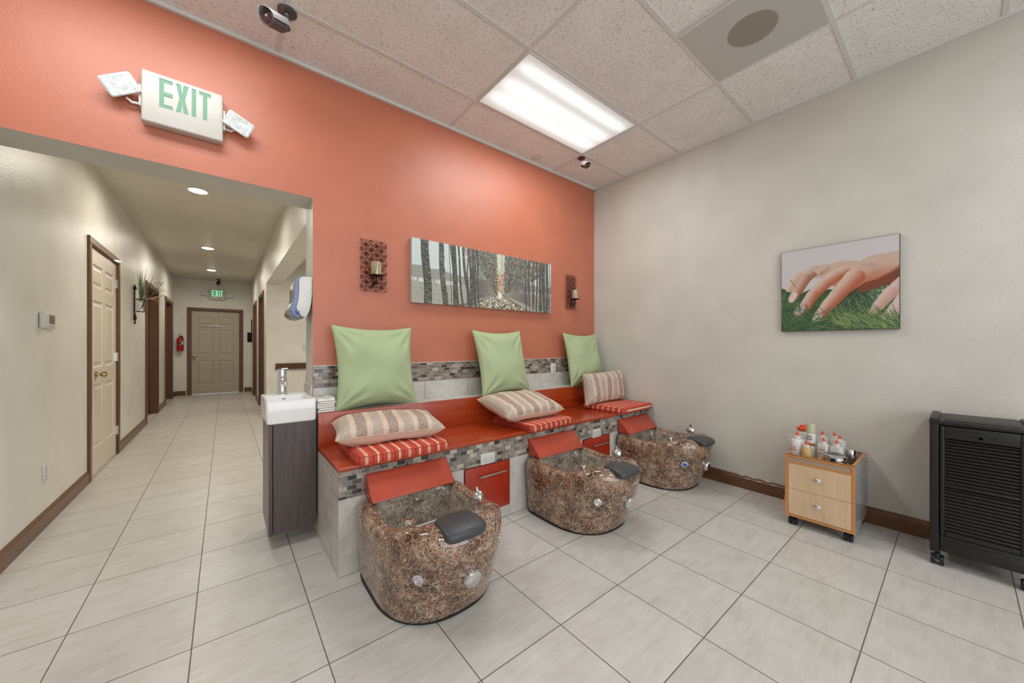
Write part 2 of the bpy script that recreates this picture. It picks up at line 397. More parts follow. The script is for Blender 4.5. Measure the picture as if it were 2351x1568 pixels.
# ------------------------------------------------------------------ mesh helpers
class MB:
    def __init__(s): s.b = bmesh.new()
    def _m(s, geom_verts, mat):
        if mat is not None: bmesh.ops.transform(s.b, matrix=mat, verts=geom_verts)
    def box(s, x0, x1, y0, y1, z0, z1, bev=0.0, seg=2, mat=None):
        t = bmesh.new()
        vs = [t.verts.new(p) for p in ((x0, y0, z0), (x1, y0, z0), (x1, y1, z0), (x0, y1, z0), (x0, y0, z1), (x1, y0, z1), (x1, y1, z1), (x0, y1, z1))]
        for f in ((3, 2, 1, 0), (4, 5, 6, 7), (0, 1, 5, 4), (1, 2, 6, 5), (2, 3, 7, 6), (3, 0, 4, 7)): t.faces.new([vs[i] for i in f])
        if bev: bmesh.ops.bevel(t, geom=t.edges[:], offset=bev, segments=seg, affect='EDGES', profile=0.5)
        if mat is not None: bmesh.ops.transform(t, matrix=mat, verts=t.verts[:])
        s.merge(t); return s
    def merge(s, t):
        me = bpy.data.meshes.new('tmp'); t.to_mesh(me); t.free()
        s.b.from_mesh(me); bpy.data.meshes.remove(me)
    def prism(s, pts, y0, y1, plane='xz', bev=0.0):
        # polygon pts in a plane, extruded along the third axis
        t = bmesh.new()
        def P(a, b, c):
            return {'xz': (a, c, b), 'xy': (a, b, c), 'yz': (c, a, b)}[plane]
        v0 = [t.verts.new(P(a, b, y0)) for a, b in pts]; v1 = [t.verts.new(P(a, b, y1)) for a, b in pts]
        n = len(pts)
        t.faces.new(v0); t.faces.new(v1[::-1])
        for i in range(n): t.faces.new((v0[i], v1[i], v1[(i + 1) % n], v0[(i + 1) % n]))
        bmesh.ops.recalc_face_normals(t, faces=t.faces[:])
        if bev: bmesh.ops.bevel(t, geom=t.edges[:], offset=bev, segments=2, affect='EDGES', profile=0.5)
        s.merge(t); return s
    def lathe(s, prof, c=(0, 0, 0), axis='z', n=24, cap=True):
        # prof: list of (radius, height)
        rings = []
        for r, h in prof:
            ring = []
            for i in range(n):
                a = 2 * PI * i / n; p = (r * math.cos(a), r * math.sin(a), h)
                if axis == 'y': p = (p[0], p[2], p[1])
                if axis == 'x': p = (p[2], p[0], p[1])
                ring.append(s.b.verts.new((p[0] + c[0], p[1] + c[1], p[2] + c[2])))
            rings.append(ring)
        fs = []
        for a, b in zip(rings, rings[1:]):
            for i in range(n): fs.append(s.b.faces.new((a[i], a[(i + 1) % n], b[(i + 1) % n], b[i])))
        if cap:
            fs.append(s.b.faces.new(rings[0][::-1])); fs.append(s.b.faces.new(rings[-1]))
        bmesh.ops.recalc_face_normals(s.b, faces=fs)
        return s
    def tube(s, path, r, n=8, closed=False, cap=True):
        P = [Vector(p) for p in path]; k = len(P)
        rr = r if isinstance(r, (list, tuple)) else [r] * k
        rings = []
        up = None
        for i in range(k):
            a = P[(i - 1) % k] if (closed or i > 0) else P[i]; b = P[(i + 1) % k] if (closed or i < k - 1) else P[i]
            d = (b - a)
            d = d.normalized() if d.length > 1e-9 else Vector((0, 0, 1))
            if up is None:
                up = d.orthogonal().normalized()
            else:
                up = (up - d * up.dot(d)); up = up.normalized() if up.length > 1e-6 else d.orthogonal().normalized()
            q = d.cross(up)
            rings.append([s.b.verts.new(P[i] + (up * math.cos(2 * PI * j / n) + q * math.sin(2 * PI * j / n)) * rr[i]) for j in range(n)])
        lim = k if closed else k - 1
        fs = []
        for i in range(lim):
            a, b = rings[i], rings[(i + 1) % k]
            for j in range(n): fs.append(s.b.faces.new((a[j], a[(j + 1) % n], b[(j + 1) % n], b[j])))
        if not closed and cap:
            fs.append(s.b.faces.new(rings[0][::-1])); fs.append(s.b.faces.new(rings[-1]))
        bmesh.ops.recalc_face_normals(s.b, faces=fs)
        return s
    def rings(s, rl, cap0=True, cap1=True):
        n = len(rl[0]); V = [[s.b.verts.new(p) for p in ring] for ring in rl]; fs = []
        for a, b in zip(V, V[1:]):
            for i in range(n): fs.append(s.b.faces.new((a[i], a[(i + 1) % n], b[(i + 1) % n], b[i])))
        if cap0: fs.append(s.b.faces.new(V[0][::-1]))
        if cap1: fs.append(s.b.faces.new(V[-1]))
        bmesh.ops.recalc_face_normals(s.b, faces=fs)
        return s
    def quad(s, *p):
        s.b.faces.new([s.b.verts.new(q) for q in p]); return s
    def text(s, txt, size, mat, extrude=0.0004, shear=0.0, align='CENTER', squeeze=1.0):
        c = bpy.data.curves.new('t', 'FONT'); c.body = txt; c.size = size; c.extrude = extrude; c.shear = shear
        c.align_x = align; c.align_y = 'CENTER'; c.resolution_u = 3
        o = bpy.data.objects.new('t', c); scn.collection.objects.link(o)
        dg = bpy.context.evaluated_depsgraph_get()
        me = bpy.data.meshes.new_from_object(o.evaluated_get(dg))
        me.transform(mat @ Matrix.Diagonal((squeeze, 1, 1, 1)))
        s.b.from_mesh(me)
        bpy.data.meshes.remove(me); bpy.data.objects.remove(o); bpy.data.curves.remove(c)
        return s
    def build(s, name, mat, parent=None, smooth=True, ang=35, world=False, sub=0):
        me = bpy.data.meshes.new(name)
        if world and parent is not None:
            off = Matrix.Translation(parent_world(parent)).inverted()
            bmesh.ops.transform(s.b, matrix=off, verts=s.b.verts[:])
        s.b.to_mesh(me); s.b.free()
        for m in (mat if isinstance(mat, (list, tuple)) else [mat]): me.materials.append(m)
        if smooth:
            me.polygons.foreach_set('use_smooth', [True] * len(me.polygons))
            me.set_sharp_from_angle(angle=R(ang))
        o = bpy.data.objects.new(name, me); scn.collection.objects.link(o)
        if parent is not None: o.parent = parent
        if sub:
            md = o.modifiers.new('sub', 'SUBSURF'); md.levels = sub; md.render_levels = sub
        return o

def parent_world(p):
    v = Vector(p.location)
    while p.parent: p = p.parent; v += Vector(p.location)
    return v
def tag(o, label=None, cat=None, group=None, kind=None):
    if label: o['label'] = label
    if cat: o['category'] = cat
    if group: o['group'] = group
    if kind: o['kind'] = kind
    return o
def thing(name, label, cat, loc=(0, 0, 0), rz=0.0, group=None, rot=None):
    o = bpy.data.objects.new(name, None); scn.collection.objects.link(o)
    o.empty_display_size = 0.1
    o.location = loc; o.rotation_euler = rot if rot is not None else (0, 0, rz)
    return tag(o, label, cat, group)
def basis(right, up):
    x = Vector(right).normalized(); y = Vector(up); y = (y - x * y.dot(x)).normalized(); z = x.cross(y)
    return Matrix((x, y, z)).transposed().to_euler()
def dup(root, loc=None, rot=None, label=None, group=None):
    r = root.copy(); scn.collection.objects.link(r)
    if loc is not None: r.location = loc
    if rot is not None: r.rotation_euler = rot
    if label: r['label'] = label
    if group: r['group'] = group
    def rec(a, b):
        for ch in [o for o in bpy.data.objects if o.parent == a]:
            c = ch.copy(); scn.collection.objects.link(c); c.parent = b
            rec(ch, c)
    rec(root, r)
    return r
def struct(name, mb, mat, parent=None, smooth=False, **kw):
    o = mb.build(name, mat, parent, smooth=smooth, **kw)
    if parent is None: o['kind'] = 'structure'
    return o
def T(x, y, z, right=(1, 0, 0), up=(0, 0, 1)):
    return Matrix.Translation((x, y, z)) @ basis(right, up).to_matrix().to_4x4()
# ------------------------------------------------------------------ the room
XR, YW, ZC = 3.41, 2.70, 3.045
XL, XQ, Y2, YE, ZH = -0.93, 0.551, 7.30, 11.63, 2.81
struct('floor', MB().box(-3.2, 3.6, -3.1, 11.9, -0.12, 0), M['floor'])
struct('ceiling', MB().box(-3.2, 3.6, -3.1, 2.74, ZC, ZC + 0.1), M['ceiltile'])
g = MB()
TX = [-2.176, -0.957, 0.262, 1.481, 2.70]
TY = [2.278, 1.668, 1.059, 0.449, -0.160, -0.770, -1.380, -1.990, -2.600]
for x in TX: g.box(x - 0.012, x + 0.012, -3.1, YW, ZC - 0.004, ZC + 0.001)
for y in TY: g.box(-3.1, XR, y - 0.012, y + 0.012, ZC - 0.0045, ZC + 0.0008)
g.box(2.09 - 0.012, 2.09 + 0.012, 0.449, 1.059, ZC - 0.004, ZC + 0.001)
g.box(-0.348 - 0.012, -0.348 + 0.012, 2.278, YW, ZC - 0.004, ZC + 0.001)
struct('trim_1', g, M['tee'])
a = MB()
a.box(-3.1, XR, YW - 0.02, YW, ZC - 0.018, ZC + 0.001); a.box(XR - 0.02, XR, -3.1, YW, ZC - 0.018, ZC + 0.001)
struct('trim_2', a, M['tee'])

# orange wall with the hallway opening: orange on the room side, cream elsewhere
wm = MB()
wm.prism([(-3.1, 0), (XL, 0), (XL, 2.185), (0.46, 2.185), (0.46, 0), (3.55, 0), (3.55, 3.1), (-3.1, 3.1)], YW, 2.95)
o = struct('wall_north', wm, [M['cream'], M['orange']])
for p in o.data.polygons:
    if p.normal.y < -0.5: p.material_index = 1
struct('wall_east', MB().box(XR, XR + 0.14, -3.1, YW, 0, 3.1), M['cream'])
struct('wall_west', MB().box(-3.24, -3.1, -3.1, YW + 0.1, 0, 3.1), M['cream'])
sw = MB()
sw.prism([(-3.2, 0), (3.5, 0), (3.5, 3.1), (-3.2, 3.1)], -3.0, -3.1) if False else None
for bx in ((-3.1, -2.1, 0, 3.1), (2.7, XR, 0, 3.1), (-2.1, 2.7, 0, 0.35), (-2.1, 2.7, 2.75, 3.1)):
    sw.box(bx[0], bx[1], -3.1, -2.98, bx[2], bx[3])
struct('wall_south', sw, M['cream'])
wf = MB()
for x in (-2.1, -0.5, 1.1, 2.66): wf.box(x, x + 0.05, -3.07, -3.01, 0.35, 2.75)
for z in (0.35, 2.70): wf.box(-2.1, 2.7, -3.07, -3.01, z, z + 0.05)
struct('window_1', wf, M['steel'])

# hallway shell
def wallx(name, x0, x1, ya, yb, holes, ztop):
    m = MB()
    pts = [(ya, 0)]
    for (h0, h1, hz) in holes: pts += [(h0, 0), (h0, hz), (h1, hz), (h1, 0)]
    pts += [(yb, 0), (yb, ztop), (ya, ztop)]
    m.prism(pts, x0, x1, 'yz')
    return struct(name, m, M['hall'])
DOORS_L = [(4.80, 5.84, 2.10), (7.72, 8.90, 2.12), (9.98, 11.10, 2.13)]
DOORS_R = [(7.80, 8.75, 2.12), (9.66, 10.55, 2.12)]
wallx('wall_hallway_left', XL - 0.14, XL, 2.95, YE, DOORS_L, 3.0)
wallx('wall_hallway_right', XQ, XQ + 0.14, Y2, YE, DOORS_R, 3.0)
em = MB(); em.prism([(-1.1, 0), (-0.64, 0), (-0.64, 2.06), (0.315, 2.06), (0.315, 0), (0.75, 0), (0.75, 3.0), (-1.1, 3.0)], YE, YE + 0.12)
struct('wall_hallway_end', em, M['hall'])
struct('ceiling_hallway', MB().box(-1.07, XQ + 0.02, 2.951, YE, ZH, ZH + 0.1), M['hallceil'])
# beam between hallway and side room, side room shell
struct('trim_3', MB().box(XQ, 0.766, 2.951, Y2 - 0.001, 2.255, 3.0), M['hall'])
struct('wall_side_room_back', MB().box(XQ + 0.14, 3.4, Y2, Y2 + 0.12, 0, 3.0), M['hall'])
struct('wall_side_room_east', MB().box(3.4, 3.52, 2.951, Y2, 0, 3.0), M['hall'])
struct('ceiling_side_room', MB().box(0.767, 3.4, 2.951, Y2, 2.60, 2.7), M['hallceil'])

# baseboards (stained brown)
def base_prof(sgn, x): return [(x, 0), (x + sgn * 0.014, 0), (x + sgn * 0.014, 0.088), (x + sgn * 0.009, 0.094), (x + sgn * 0.009, 0.104), (x + sgn * 0.003, 0.110), (x, 0.110)]
def baseboard_y(name, x, sgn, ya, yb):
    m = MB(); m.prism(base_prof(sgn, x), ya, yb, 'xz'); return struct(name, m, M['trim'])
for i, (a_, b_) in enumerate([(2.951, 4.736), (5.905, 7.654), (8.966, 9.914), (11.166, YE - 0.02)]):
    baseboard_y('baseboard_hallway_left_%d' % (i + 1), XL, 1, a_, b_)
for i, (a_, b_) in enumerate([(Y2, 7.734), (8.816, 9.594), (10.616, YE - 0.02)]):
    baseboard_y('baseboard_hallway_right_%d' % (i + 1), XQ, -1, a_, b_)
baseboard_y('baseboard_east', XR, -1, -3.0, 1.98)
m = MB(); m.box(XL + 0.001, -0.722, YE - 0.014, YE, 0, 0.11); struct('baseboard_hallway_end_left', m, M['trim'])
m = MB(); m.box(0.402, XQ - 0.001, YE - 0.014, YE, 0, 0.11); struct('baseboard_hallway_end_right', m, M['trim'])

# ------------------------------------------------------------------ doors
def six_panel(mb, w, h, t):
    # slab from x 0..w, z 0..h, front face at y=-t/2, recessed mitred panels on the front
    xs = [0, w * 0.115, w * 0.455, w * 0.545, w * 0.885, w]
    zs = [0, h * 0.115, h * 0.40, h * 0.475, h * 0.775, h * 0.835, h * 0.935, h]
    y = -t / 2
    for i in range(5):
        for j in range(7):
            x0, x1, z0, z1 = xs[i], xs[i + 1], zs[j], zs[j + 1]
            if i in (1, 3) and j in (1, 3, 5):
                r = [(x0, z0, x1, z1, y), (x0 + .012, z0 + .012, x1 - .012, z1 - .012, y + .010), (x0 + .03, z0 + .03, x1 - .03, z1 - .03, y + .010), (x0 + .05, z0 + .05, x1 - .05, z1 - .05, y + .002)]
                L = [[(a, yy, b), (c, yy, b), (c, yy, d), (a, yy, d)] for a, b, c, d, yy in r]
                mb.rings(L, cap0=False, cap1=True)
            else:
                mb.quad((x0, y, z0), (x1, y, z0), (x1, y, z1), (x0, y, z1))
    mb.box(0, w, y + 0.0105, t / 2, 0, h)
    for a, b in (((0, 0), (0, h)), ((w, 0), (w, h))):
        mb.quad((a[0], y, 0), (a[0], y + .011, 0), (a[0], y + .011, h), (a[0], y, h))
    for z in (0, h): mb.quad((0, y, z), (w, y, z), (w, y + .011, z), (0, y + .011, z))
def casing(mb, w, h, cw=0.064, th=0.018, depth=0.14, jamb=True, y0=0.0):
    # stained casing around an opening x 0..w, z 0..h at wall face y=y0 (room side is -y)
    for x in (-cw, w): mb.box(x, x + cw, y0 - th, y0 - 0.0005, 0, h, 0.004, 1)
    mb.box(-cw, w + cw, y0 - th - 0.001, y0 - 0.0005, h, h + cw, 0.004, 1)
    if jamb:
        mb.box(0.0005, 0.016, y0, y0 + depth, 0, h - 0.0005); mb.box(w - 0.016, w - 0.0005, y0, y0 + depth, 0, h - 0.0005)
        mb.box(0.016, w - 0.016, y0, y0 + depth, h - 0.016, h - 0.0005)
        mb.box(0.016, 0.028, y0 + 0.05, y0 + 0.09, 0, h - 0.016); mb.box(w - 0.028, w - 0.016, y0 + 0.05, y0 + 0.09, 0, h - 0.016)
def knob_bm(x, y, z, r=0.027):
    m = MB(); m.lathe([(0.032, 0), (0.032, -0.006), (0.014, -0.012), (0.011, -0.03), (0.02, -0.04), (r, -0.052), (r * 0.95, -0.066), (0.012, -0.073)], (x, y, z), 'y', 20)
    return m
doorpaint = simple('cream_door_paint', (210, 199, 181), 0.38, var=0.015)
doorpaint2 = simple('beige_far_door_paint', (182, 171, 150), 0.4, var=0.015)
def door(n, loc, rz, w, h, kind, knob_x=None, hinges=None, inset=0.0, knob_mat='brass'):
    d = thing('door_%d' % n, None, None, loc, rz); d['kind'] = 'structure'
    c = MB(); casing(c, w, h); c.build('door_frame', M['trim'], d, smooth=False)
    s = MB()
    if kind == 'panel':
        six_panel(s, w - 0.036, h - 0.026, 0.04)
        for v in s.b.verts: v.co += Vector((0.018, inset + 0.024, 0.010))
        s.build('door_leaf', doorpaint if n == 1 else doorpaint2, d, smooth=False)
    elif kind == 'flush':
        s.box(0.018, w - 0.018, inset, inset + 0.04, 0.008, h - 0.018)
        s.build('door_leaf', M['trimdark'], d, smooth=False)
    if knob_x is not None: knob_bm(knob_x, inset + 0.003, 0.93).build('door_knob', M[knob_mat], d)
    if hinges is not None:
        for z in (0.27, 1.075, 1.875):
            hb = MB(); hb.box(hinges - 0.022, hinges + 0.020, inset - 0.006, inset + 0.004, z - 0.045, z + 0.045)
            hb.tube([(hinges, inset - 0.008, z - 0.05), (hinges, inset - 0.008, z + 0.05)], 0.006, 8)
            hb.build('hinge', M['chrome'], d)
    return d
# left-hand wall faces +x: local x runs along +y
for i, (a_, b_, h_) in enumerate(DOORS_L):
    door(i + 1, (XL, a_, 0), PI / 2, b_ - a_, h_, 'panel' if i == 0 else 'flush', 0.07 + 0.14 if i == 0 else None, (b_ - a_) - 0.02 if i == 0 else None, 0.0 if i == 0 else 0.09)
for i, (a_, b_, h_) in enumerate(DOORS_R):
    door(i + 4, (XQ, b_, 0), -PI / 2, b_ - a_, h_, 'flush', None, None, 0.09)
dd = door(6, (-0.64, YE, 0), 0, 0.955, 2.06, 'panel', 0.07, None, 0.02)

# ------------------------------------------------------------------ bench with tile and mosaic
XB, YF, YB, ZS = 0.458, 2.00, 2.495, 0.568
ZL = 0.775
bench = thing('pedicure_bench', 'long built-in bench of pale tile and mosaic with red wooden seat and back board', 'bench', (1.93, 2.35, 0))
b = MB(); b.box(XB + 0.006, XR - 0.002, YF + 0.006, 2.69, 0.001, ZS - 0.022); b.box(XB + 0.006, XR - 0.002, YB + 0.02, 2.692, ZS - 0.03, ZL - 0.012)
b.build('core', M['grout'], bench, world=True, smooth=False)
t = MB()
# end face: running bond tiles
z = 0.0; row = 0
while z < ZS - 0.03:
    z1 = min(z + 0.102, ZS - 0.024)
    y = YF - (0.0 if row % 2 else 0.15)
    while y < 2.69:
        ya, yb = max(y, YF), min(y + 0.3, 2.69)
        if yb - ya > 0.01: t.box(XB, XB + 0.008, ya + (0.0028 if ya > YF else 0.0085), yb - 0.0028, z + 0.0028, z1 - 0.0028)
        y += 0.3
    z = z1; row += 1
for za, zb in ((ZS - 0.03, ZL - 0.012),):
    t.box(XB, XB + 0.008, YB + 0.02, 2.69, za, zb)
t.build('end_tile', M['tile'], bench, world=True, smooth=False)
DRX = [(1.207, 1.574), (2.37, 2.737)]
t = MB()
ZM = 0.400
segs = [(XB, DRX[0][0]), (DRX[0][1] + 0.010, DRX[1][0]), (DRX[1][1] + 0.010, XR - 0.004)]
for a_, b_ in segs:
    t.box(a_, b_ - 0.002, YF, YF + 0.008, 0.002, ZM - 0.001)
for a_, b_ in DRX: t.box(a_, b_ + 0.008, YF, YF + 0.008, 0.002, 0.076)
t.build('front_tile', M['tile'], bench, world=True, smooth=False)
MB().box(XB + 0.001, XR - 0.003, YF - 0.001, YF + 0.008, ZM, ZS - 0.022).build('mosaic_band', M['mosaic_front'], bench, world=True, smooth=False)
MB().box(XB - 0.004, XR - 0.002, YF - 0.014, YB + 0.02, ZS - 0.022, ZS, 0.004).build('seat_board', M['redwood'], bench, world=True)
MB().box(XB - 0.002, XR - 0.002, YB, YB + 0.02, ZS + 0.0005, ZL, 0.003).build('back_board', M['redwood'], bench, world=True)
t = MB(); x = XB
while x < XR - 0.01:
    x1 = min(x + 0.405, XR - 0.003); t.box(x + 0.0, x1 - 0.006, YB + 0.0205, 2.692, ZL - 0.012, ZL - 0.0015); x = x1
t.build('ledge_tile', M['tile'], bench, world=True, smooth=False)
for a_, b_ in DRX:
    dr = MB().box(a_ + 0.002, b_ - 0.001, YF - 0.012, YF + 0.004, 0.080, 0.394, 0.002).build('drawer', M['reddoor'], bench, world=True)
    h = MB(); yh = YF - 0.045; zc = 0.336
    h.tube([(a_ + 0.095, yh, zc), (b_ - 0.055, yh, zc)], 0.0062, 10)
    for xx in (a_ + 0.125, b_ - 0.085): h.tube([(xx, yh, zc), (xx, YF - 0.011, zc)], 0.005, 8)
    ho = h.build('drawer_handle', M['steel'], bench, world=True)
    ho.parent = dr
# backsplash on the orange wall and its edge trim
t = MB(); x = 0.462
for x1 in (1.262, 1.664, 2.065, 2.463, 2.858, 3.26, XR - 0.001):
    t.box(x, x1 - 0.003, YW - 0.008, YW - 0.0005, ZL - 0.002, 0.914); x = x1
struct('trim_4', t, M['tile'])
struct('trim_5', MB().box(0.462, XR - 0.001, YW - 0.0085, YW - 0.0005, 0.915, 1.060), M['mosaic_wall'])
struct('trim_6', MB().box(0.462, XR - 0.001, YW - 0.010, YW - 0.0005, 1.0602, 1.066), M['tile'])
# tiled foot of the wall end beside the sink
t = MB(); t.box(0.447, 0.4595, 2.705, 2.955, 0.0, 0.925); t.box(0.447, 0.4595, 2.703, 2.957, 0.926, 0.934)
struct('trim_7', t, M['tile'])

# outlets and switches
def outlet(loc, rz, label, horiz=False, group=None, holes=True):
    o = thing('wall_outlet', label, 'outlet', loc, rz, group)
    w_, h_ = (0.118, 0.075) if horiz else (0.074, 0.118)
    MB().box(-w_ / 2, w_ / 2, -0.006, 0, -h_ / 2, h_ / 2, 0.003).build('cover_plate', M['white_gloss'], o)
    for s_ in (-1, 1):
        cx, cz = (s_ * 0.0225, 0) if horiz else (0, s_ * 0.0225)
        f = MB(); f.box(cx - 0.015, cx + 0.015, -0.008, -0.005, cz - 0.015, cz + 0.015, 0.003)
        fo = f.build('receptacle', M['white_gloss'], o)
        if holes:
            h = MB()
            if horiz:
                for dz in (-0.006, 0.006): h.box(cx - 0.004, cx + 0.004, -0.0085, -0.0079, dz - 0.001, dz + 0.001)
                h.lathe([(0.0022, -0.0085), (0.0022, -0.0079)], (cx + 0.009, 0, 0), 'y', 10)
            else:
                for dx in (-0.006, 0.006): h.box(dx - 0.001, dx + 0.001, -0.0085, -0.0079, cz - 0.002, cz + 0.006)
                h.lathe([(0.0022, -0.0085), (0.0022, -0.0079)], (0, 0, cz - 0.008), 'y', 10)
            h.build('slots', M['text_dark'], fo)
    return o
outlet((1.390, YF - 0.001, 0.437), 0, 'white horizontal outlet in the mosaic band above the first red drawer from the sink', True)
outlet((2.556, YF - 0.001, 0.431), 0, 'white horizontal outlet in the mosaic band above the red drawer nearest the right wall', True)
outlet((2.715, YW - 0.0085, 0.954), 0, 'white upright outlet in the wall mosaic left of the corner green pillow')
outlet((XL, 3.785, 0.357), PI / 2, 'white outlet low on the hallway wall nearest the camera')
outlet((XL, 6.436, 0.39), PI / 2, 'white outlet low on the hallway wall past the cream door')
outlet((XL, 11.3, 0.39), PI / 2, 'white outlet low on the hallway wall near the fire extinguisher')
outlet((1.115, Y2, 1.16), 0, 'white outlet on the side room wall above the brown rail')
outlet((XR, 0.800, 0.455), -PI / 2, 'white outlet on the right wall behind the bottle cart')
# ------------------------------------------------------------------ pedicure tubs
def outline(wd, df, db=0.0, d0=0.28, n=2.35, N=96, nb=7.0):
    pts = []
    for i in range(N):
        a = 2 * PI * i / N
        c, s_ = math.cos(a), math.sin(a)
        if s_ >= 0:
            x = wd * math.copysign(abs(c) ** (2 / n), c); d = d0 + (df - d0) * abs(s_) ** (2 / n)
        else:
            x = wd * math.copysign(abs(c) ** (2 / nb), c); d = d0 - (d0 - db) * abs(s_) ** (2 / nb)
        pts.append((x, -d))
    return pts
def sm(a, b, x):
    t = max(0, min(1, (x - a) / (b - a))); return t * t * (3 - 2 * t)
def tub_def(x, y, z):
    d = -y
    if z > 0.2:
        k = sm(0.2, 0.385, z)
        z += k * (0.045 * sm(0.40, 0.62, d) - 0.012 * sm(0.10, 0.30, d) * (1 - sm(0.35, 0.5, d)))
        z -= k * 0.018 * sm(0.62, 0.76, d)
    return (x, y, z)
def make_tub():
    t = thing('foot_spa_tub', 'x', 'foot spa tub')
    b = MB(); b.rings([[(x, y, z) for x, y in outline(*o_)] for z, o_ in
                       ((0.0, (0.276, 0.592)), (0.003, (0.283, 0.602)), (0.014, (0.284, 0.604)), (0.018, (0.276, 0.596)))])
    b.build('base_gasket', M['black'], t)
    prof = [(0.012, 0.279, 0.600, 0.004, 2.5), (0.05, 0.284, 0.618, 0.003, 2.5), (0.12, 0.290, 0.648, 0.002, 2.45), (0.20, 0.297, 0.682, 0.002, 2.4), (0.27, 0.302, 0.710, 0.002, 2.35),
            (0.32, 0.303, 0.725, 0.002, 2.3), (0.352, 0.300, 0.722, 0.003, 2.3), (0.372, 0.291, 0.708, 0.006, 2.3), (0.384, 0.276, 0.690, 0.014, 2.3), (0.388, 0.258, 0.665, 0.028, 2.3),
            (0.386, 0.246, 0.59, 0.045, 2.4), (0.380, 0.237, 0.545, 0.058, 2.6), (0.366, 0.230, 0.52, 0.066, 2.8), (0.345, 0.224, 0.507, 0.072, 3), (0.28, 0.212, 0.495, 0.080, 3),
            (0.21, 0.196, 0.475, 0.09, 3), (0.175, 0.175, 0.45, 0.11, 3), (0.160, 0.14, 0.43, 0.14, 3), (0.156, 0.07, 0.36, 0.2, 3)]
    s_ = MB(); s_.rings([[tub_def(x, y, z) for x, y in outline(a, df, db, 0.28, n)] for z, a, df, db, n in prof], cap0=True, cap1=True)
    so = s_.build('tub_shell', [M['marble'], M['marble_in_lit']], t, ang=60)
    for pl in so.data.polygons:   # bowl lining coloured paler to carry the room light reflected in it
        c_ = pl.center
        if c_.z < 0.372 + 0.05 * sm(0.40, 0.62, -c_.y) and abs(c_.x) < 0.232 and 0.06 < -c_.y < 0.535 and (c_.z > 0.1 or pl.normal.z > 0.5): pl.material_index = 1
    # wedge headrest-style calf cushion against the bench
    c = MB(); c.prism([(-0.004, 0.391), (-0.130, 0.389), (-0.128, 0.398), (-0.030, 0.505), (-0.018, 0.512), (-0.004, 0.508)], -0.236, 0.236, 'yz', 0.006)
    co = c.build('calf_cushion', M['redpad'], t)
    for x in (-0.236, 0.236):
        MB().tube([(x, -0.006, 0.508), (x, -0.020, 0.512), (x, -0.029, 0.504), (x, -0.128, 0.398)], 0.0028, 6).build('piping', M['redpad'], co)
    # charcoal foot rest pad
    f = MB(); nx, ny = 12, 12
    grid = {}
    def pz(u, v): return 0.447 + 0.004 * (1 - u * u) - 0.014 * v * v - 0.010 * (v + 1) * 0.5
    cx = -0.028
    topv, botv = [], []
    def pos(u, v, r):
        # rounded rectangle, wider toward the front
        x = u * (0.094 + 0.008 * v); d = 0.636 + v * 0.080 + 0.014 * (1 - u * u) * (1 if v > 0 else 0.4) * v
        return cx + x, -d
    R_ = []
    N = 48
    def ring(sc, dz):
        out = []
        for i in range(N):
            a = 2 * PI * i / N; c_, s2 = math.cos(a), math.sin(a)
            u = math.copysign(abs(c_) ** 0.28, c_) * sc; v = math.copysign(abs(s2) ** 0.28, s2) * sc
            x, y = pos(u, v, 0); out.append((x, y, pz(u, v) + dz))
        return out
    R_ = [ring(0.9, -0.034), ring(0.97, -0.031), ring(1.0, -0.024), ring(1.0, -0.009), ring(0.97, -0.001), ring(0.9, 0.002), ring(0.7, 0.004), ring(0.35, 0.004), ring(0.05, 0.004)]
    f.rings(R_); f.build('foot_pad', M['darkpad'], t, ang=60)
    # chrome dome cap with six grips, control button and air control on the outer front
    k = MB(); k.rings([[(r * (1 + gr * math.cos(6 * a)) * math.cos(a), y, r * (1 + gr * math.cos(6 * a)) * math.sin(a)) for a in [2 * PI * q_ / 60 for q_ in range(60)]]
                       for r, y, gr in ((0.036, 0.010, 0), (0.040, -0.004, 0), (0.041, -0.012, 0.012), (0.041, -0.020, 0.035), (0.037, -0.027, 0.03), (0.022, -0.031, 0), (0.002, -0.032, 0))])
    ko = k.build('drain_knob', M['chrome'], t); ko.location = (0.000, -0.686, 0.212); ko.rotation_euler = (R(16), 0, 0)
    k = MB(); k.lathe([(0.023, 0.008), (0.024, -0.005), (0.017, -0.007), (0.016, -0.004), (0.011, -0.005), (0.010, -0.0075), (0.001, -0.008)], (0, 0, 0), 'y', 28)
    ko = k.build('jet_button', M['chrome'], t); ko.location = (-0.206, -0.614, 0.242); ko.rotation_euler = Euler((R(8), 0, R(-47)))
    k = MB(); k.lathe([(0.020, 0.008), (0.021, -0.004), (0.015, -0.007), (0.001, -0.008)], (0, 0, 0), 'y', 24)
    ko = k.build('air_control', M['chrome'], t); ko.location = (0.190, -0.640, 0.290); ko.rotation_euler = Euler((R(8), 0, R(46)))
    # suction jet on the back inner wall
    k = MB(); k.lathe([(0.024, 0.0), (0.024, -0.007), (0.018, -0.009), (0.017, -0.007), (0.012, -0.008), (0.001, -0.0085)], (0, 0, 0), 'y', 24)
    ko = k.build('suction_jet', M['steel'], t); ko.location = (0.03, -0.080, 0.315)
    # spout on the inner left of the deck
    k = MB(); k.lathe([(0.030, 0.0), (0.030, 0.004), (0.020, 0.007), (0.019, 0.034), (0.021, 0.037), (0.020, 0.043), (0.001, 0.045)], (0, 0, 0), 'z', 24)
    k.tube([(0, 0, 0.022), (0.018, 0.012, 0.020), (0.034, 0.024, 0.012)], [0.009, 0.010, 0.011], 12)
    ko = k.build('water_spout', M['chrome'], t); ko.location = (-0.190, -0.488, 0.388)
    # mixer handle on the right of the deck
    k = MB(); k.lathe([(0.026, 0), (0.026, 0.004), (0.015, 0.009), (0.012, 0.026), (0.014, 0.036)], (0, 0, 0), 'z', 20)
    ko = k.build('mixer_base', M['chrome'], t); ko.location = (0.170, -0.500, 0.389)
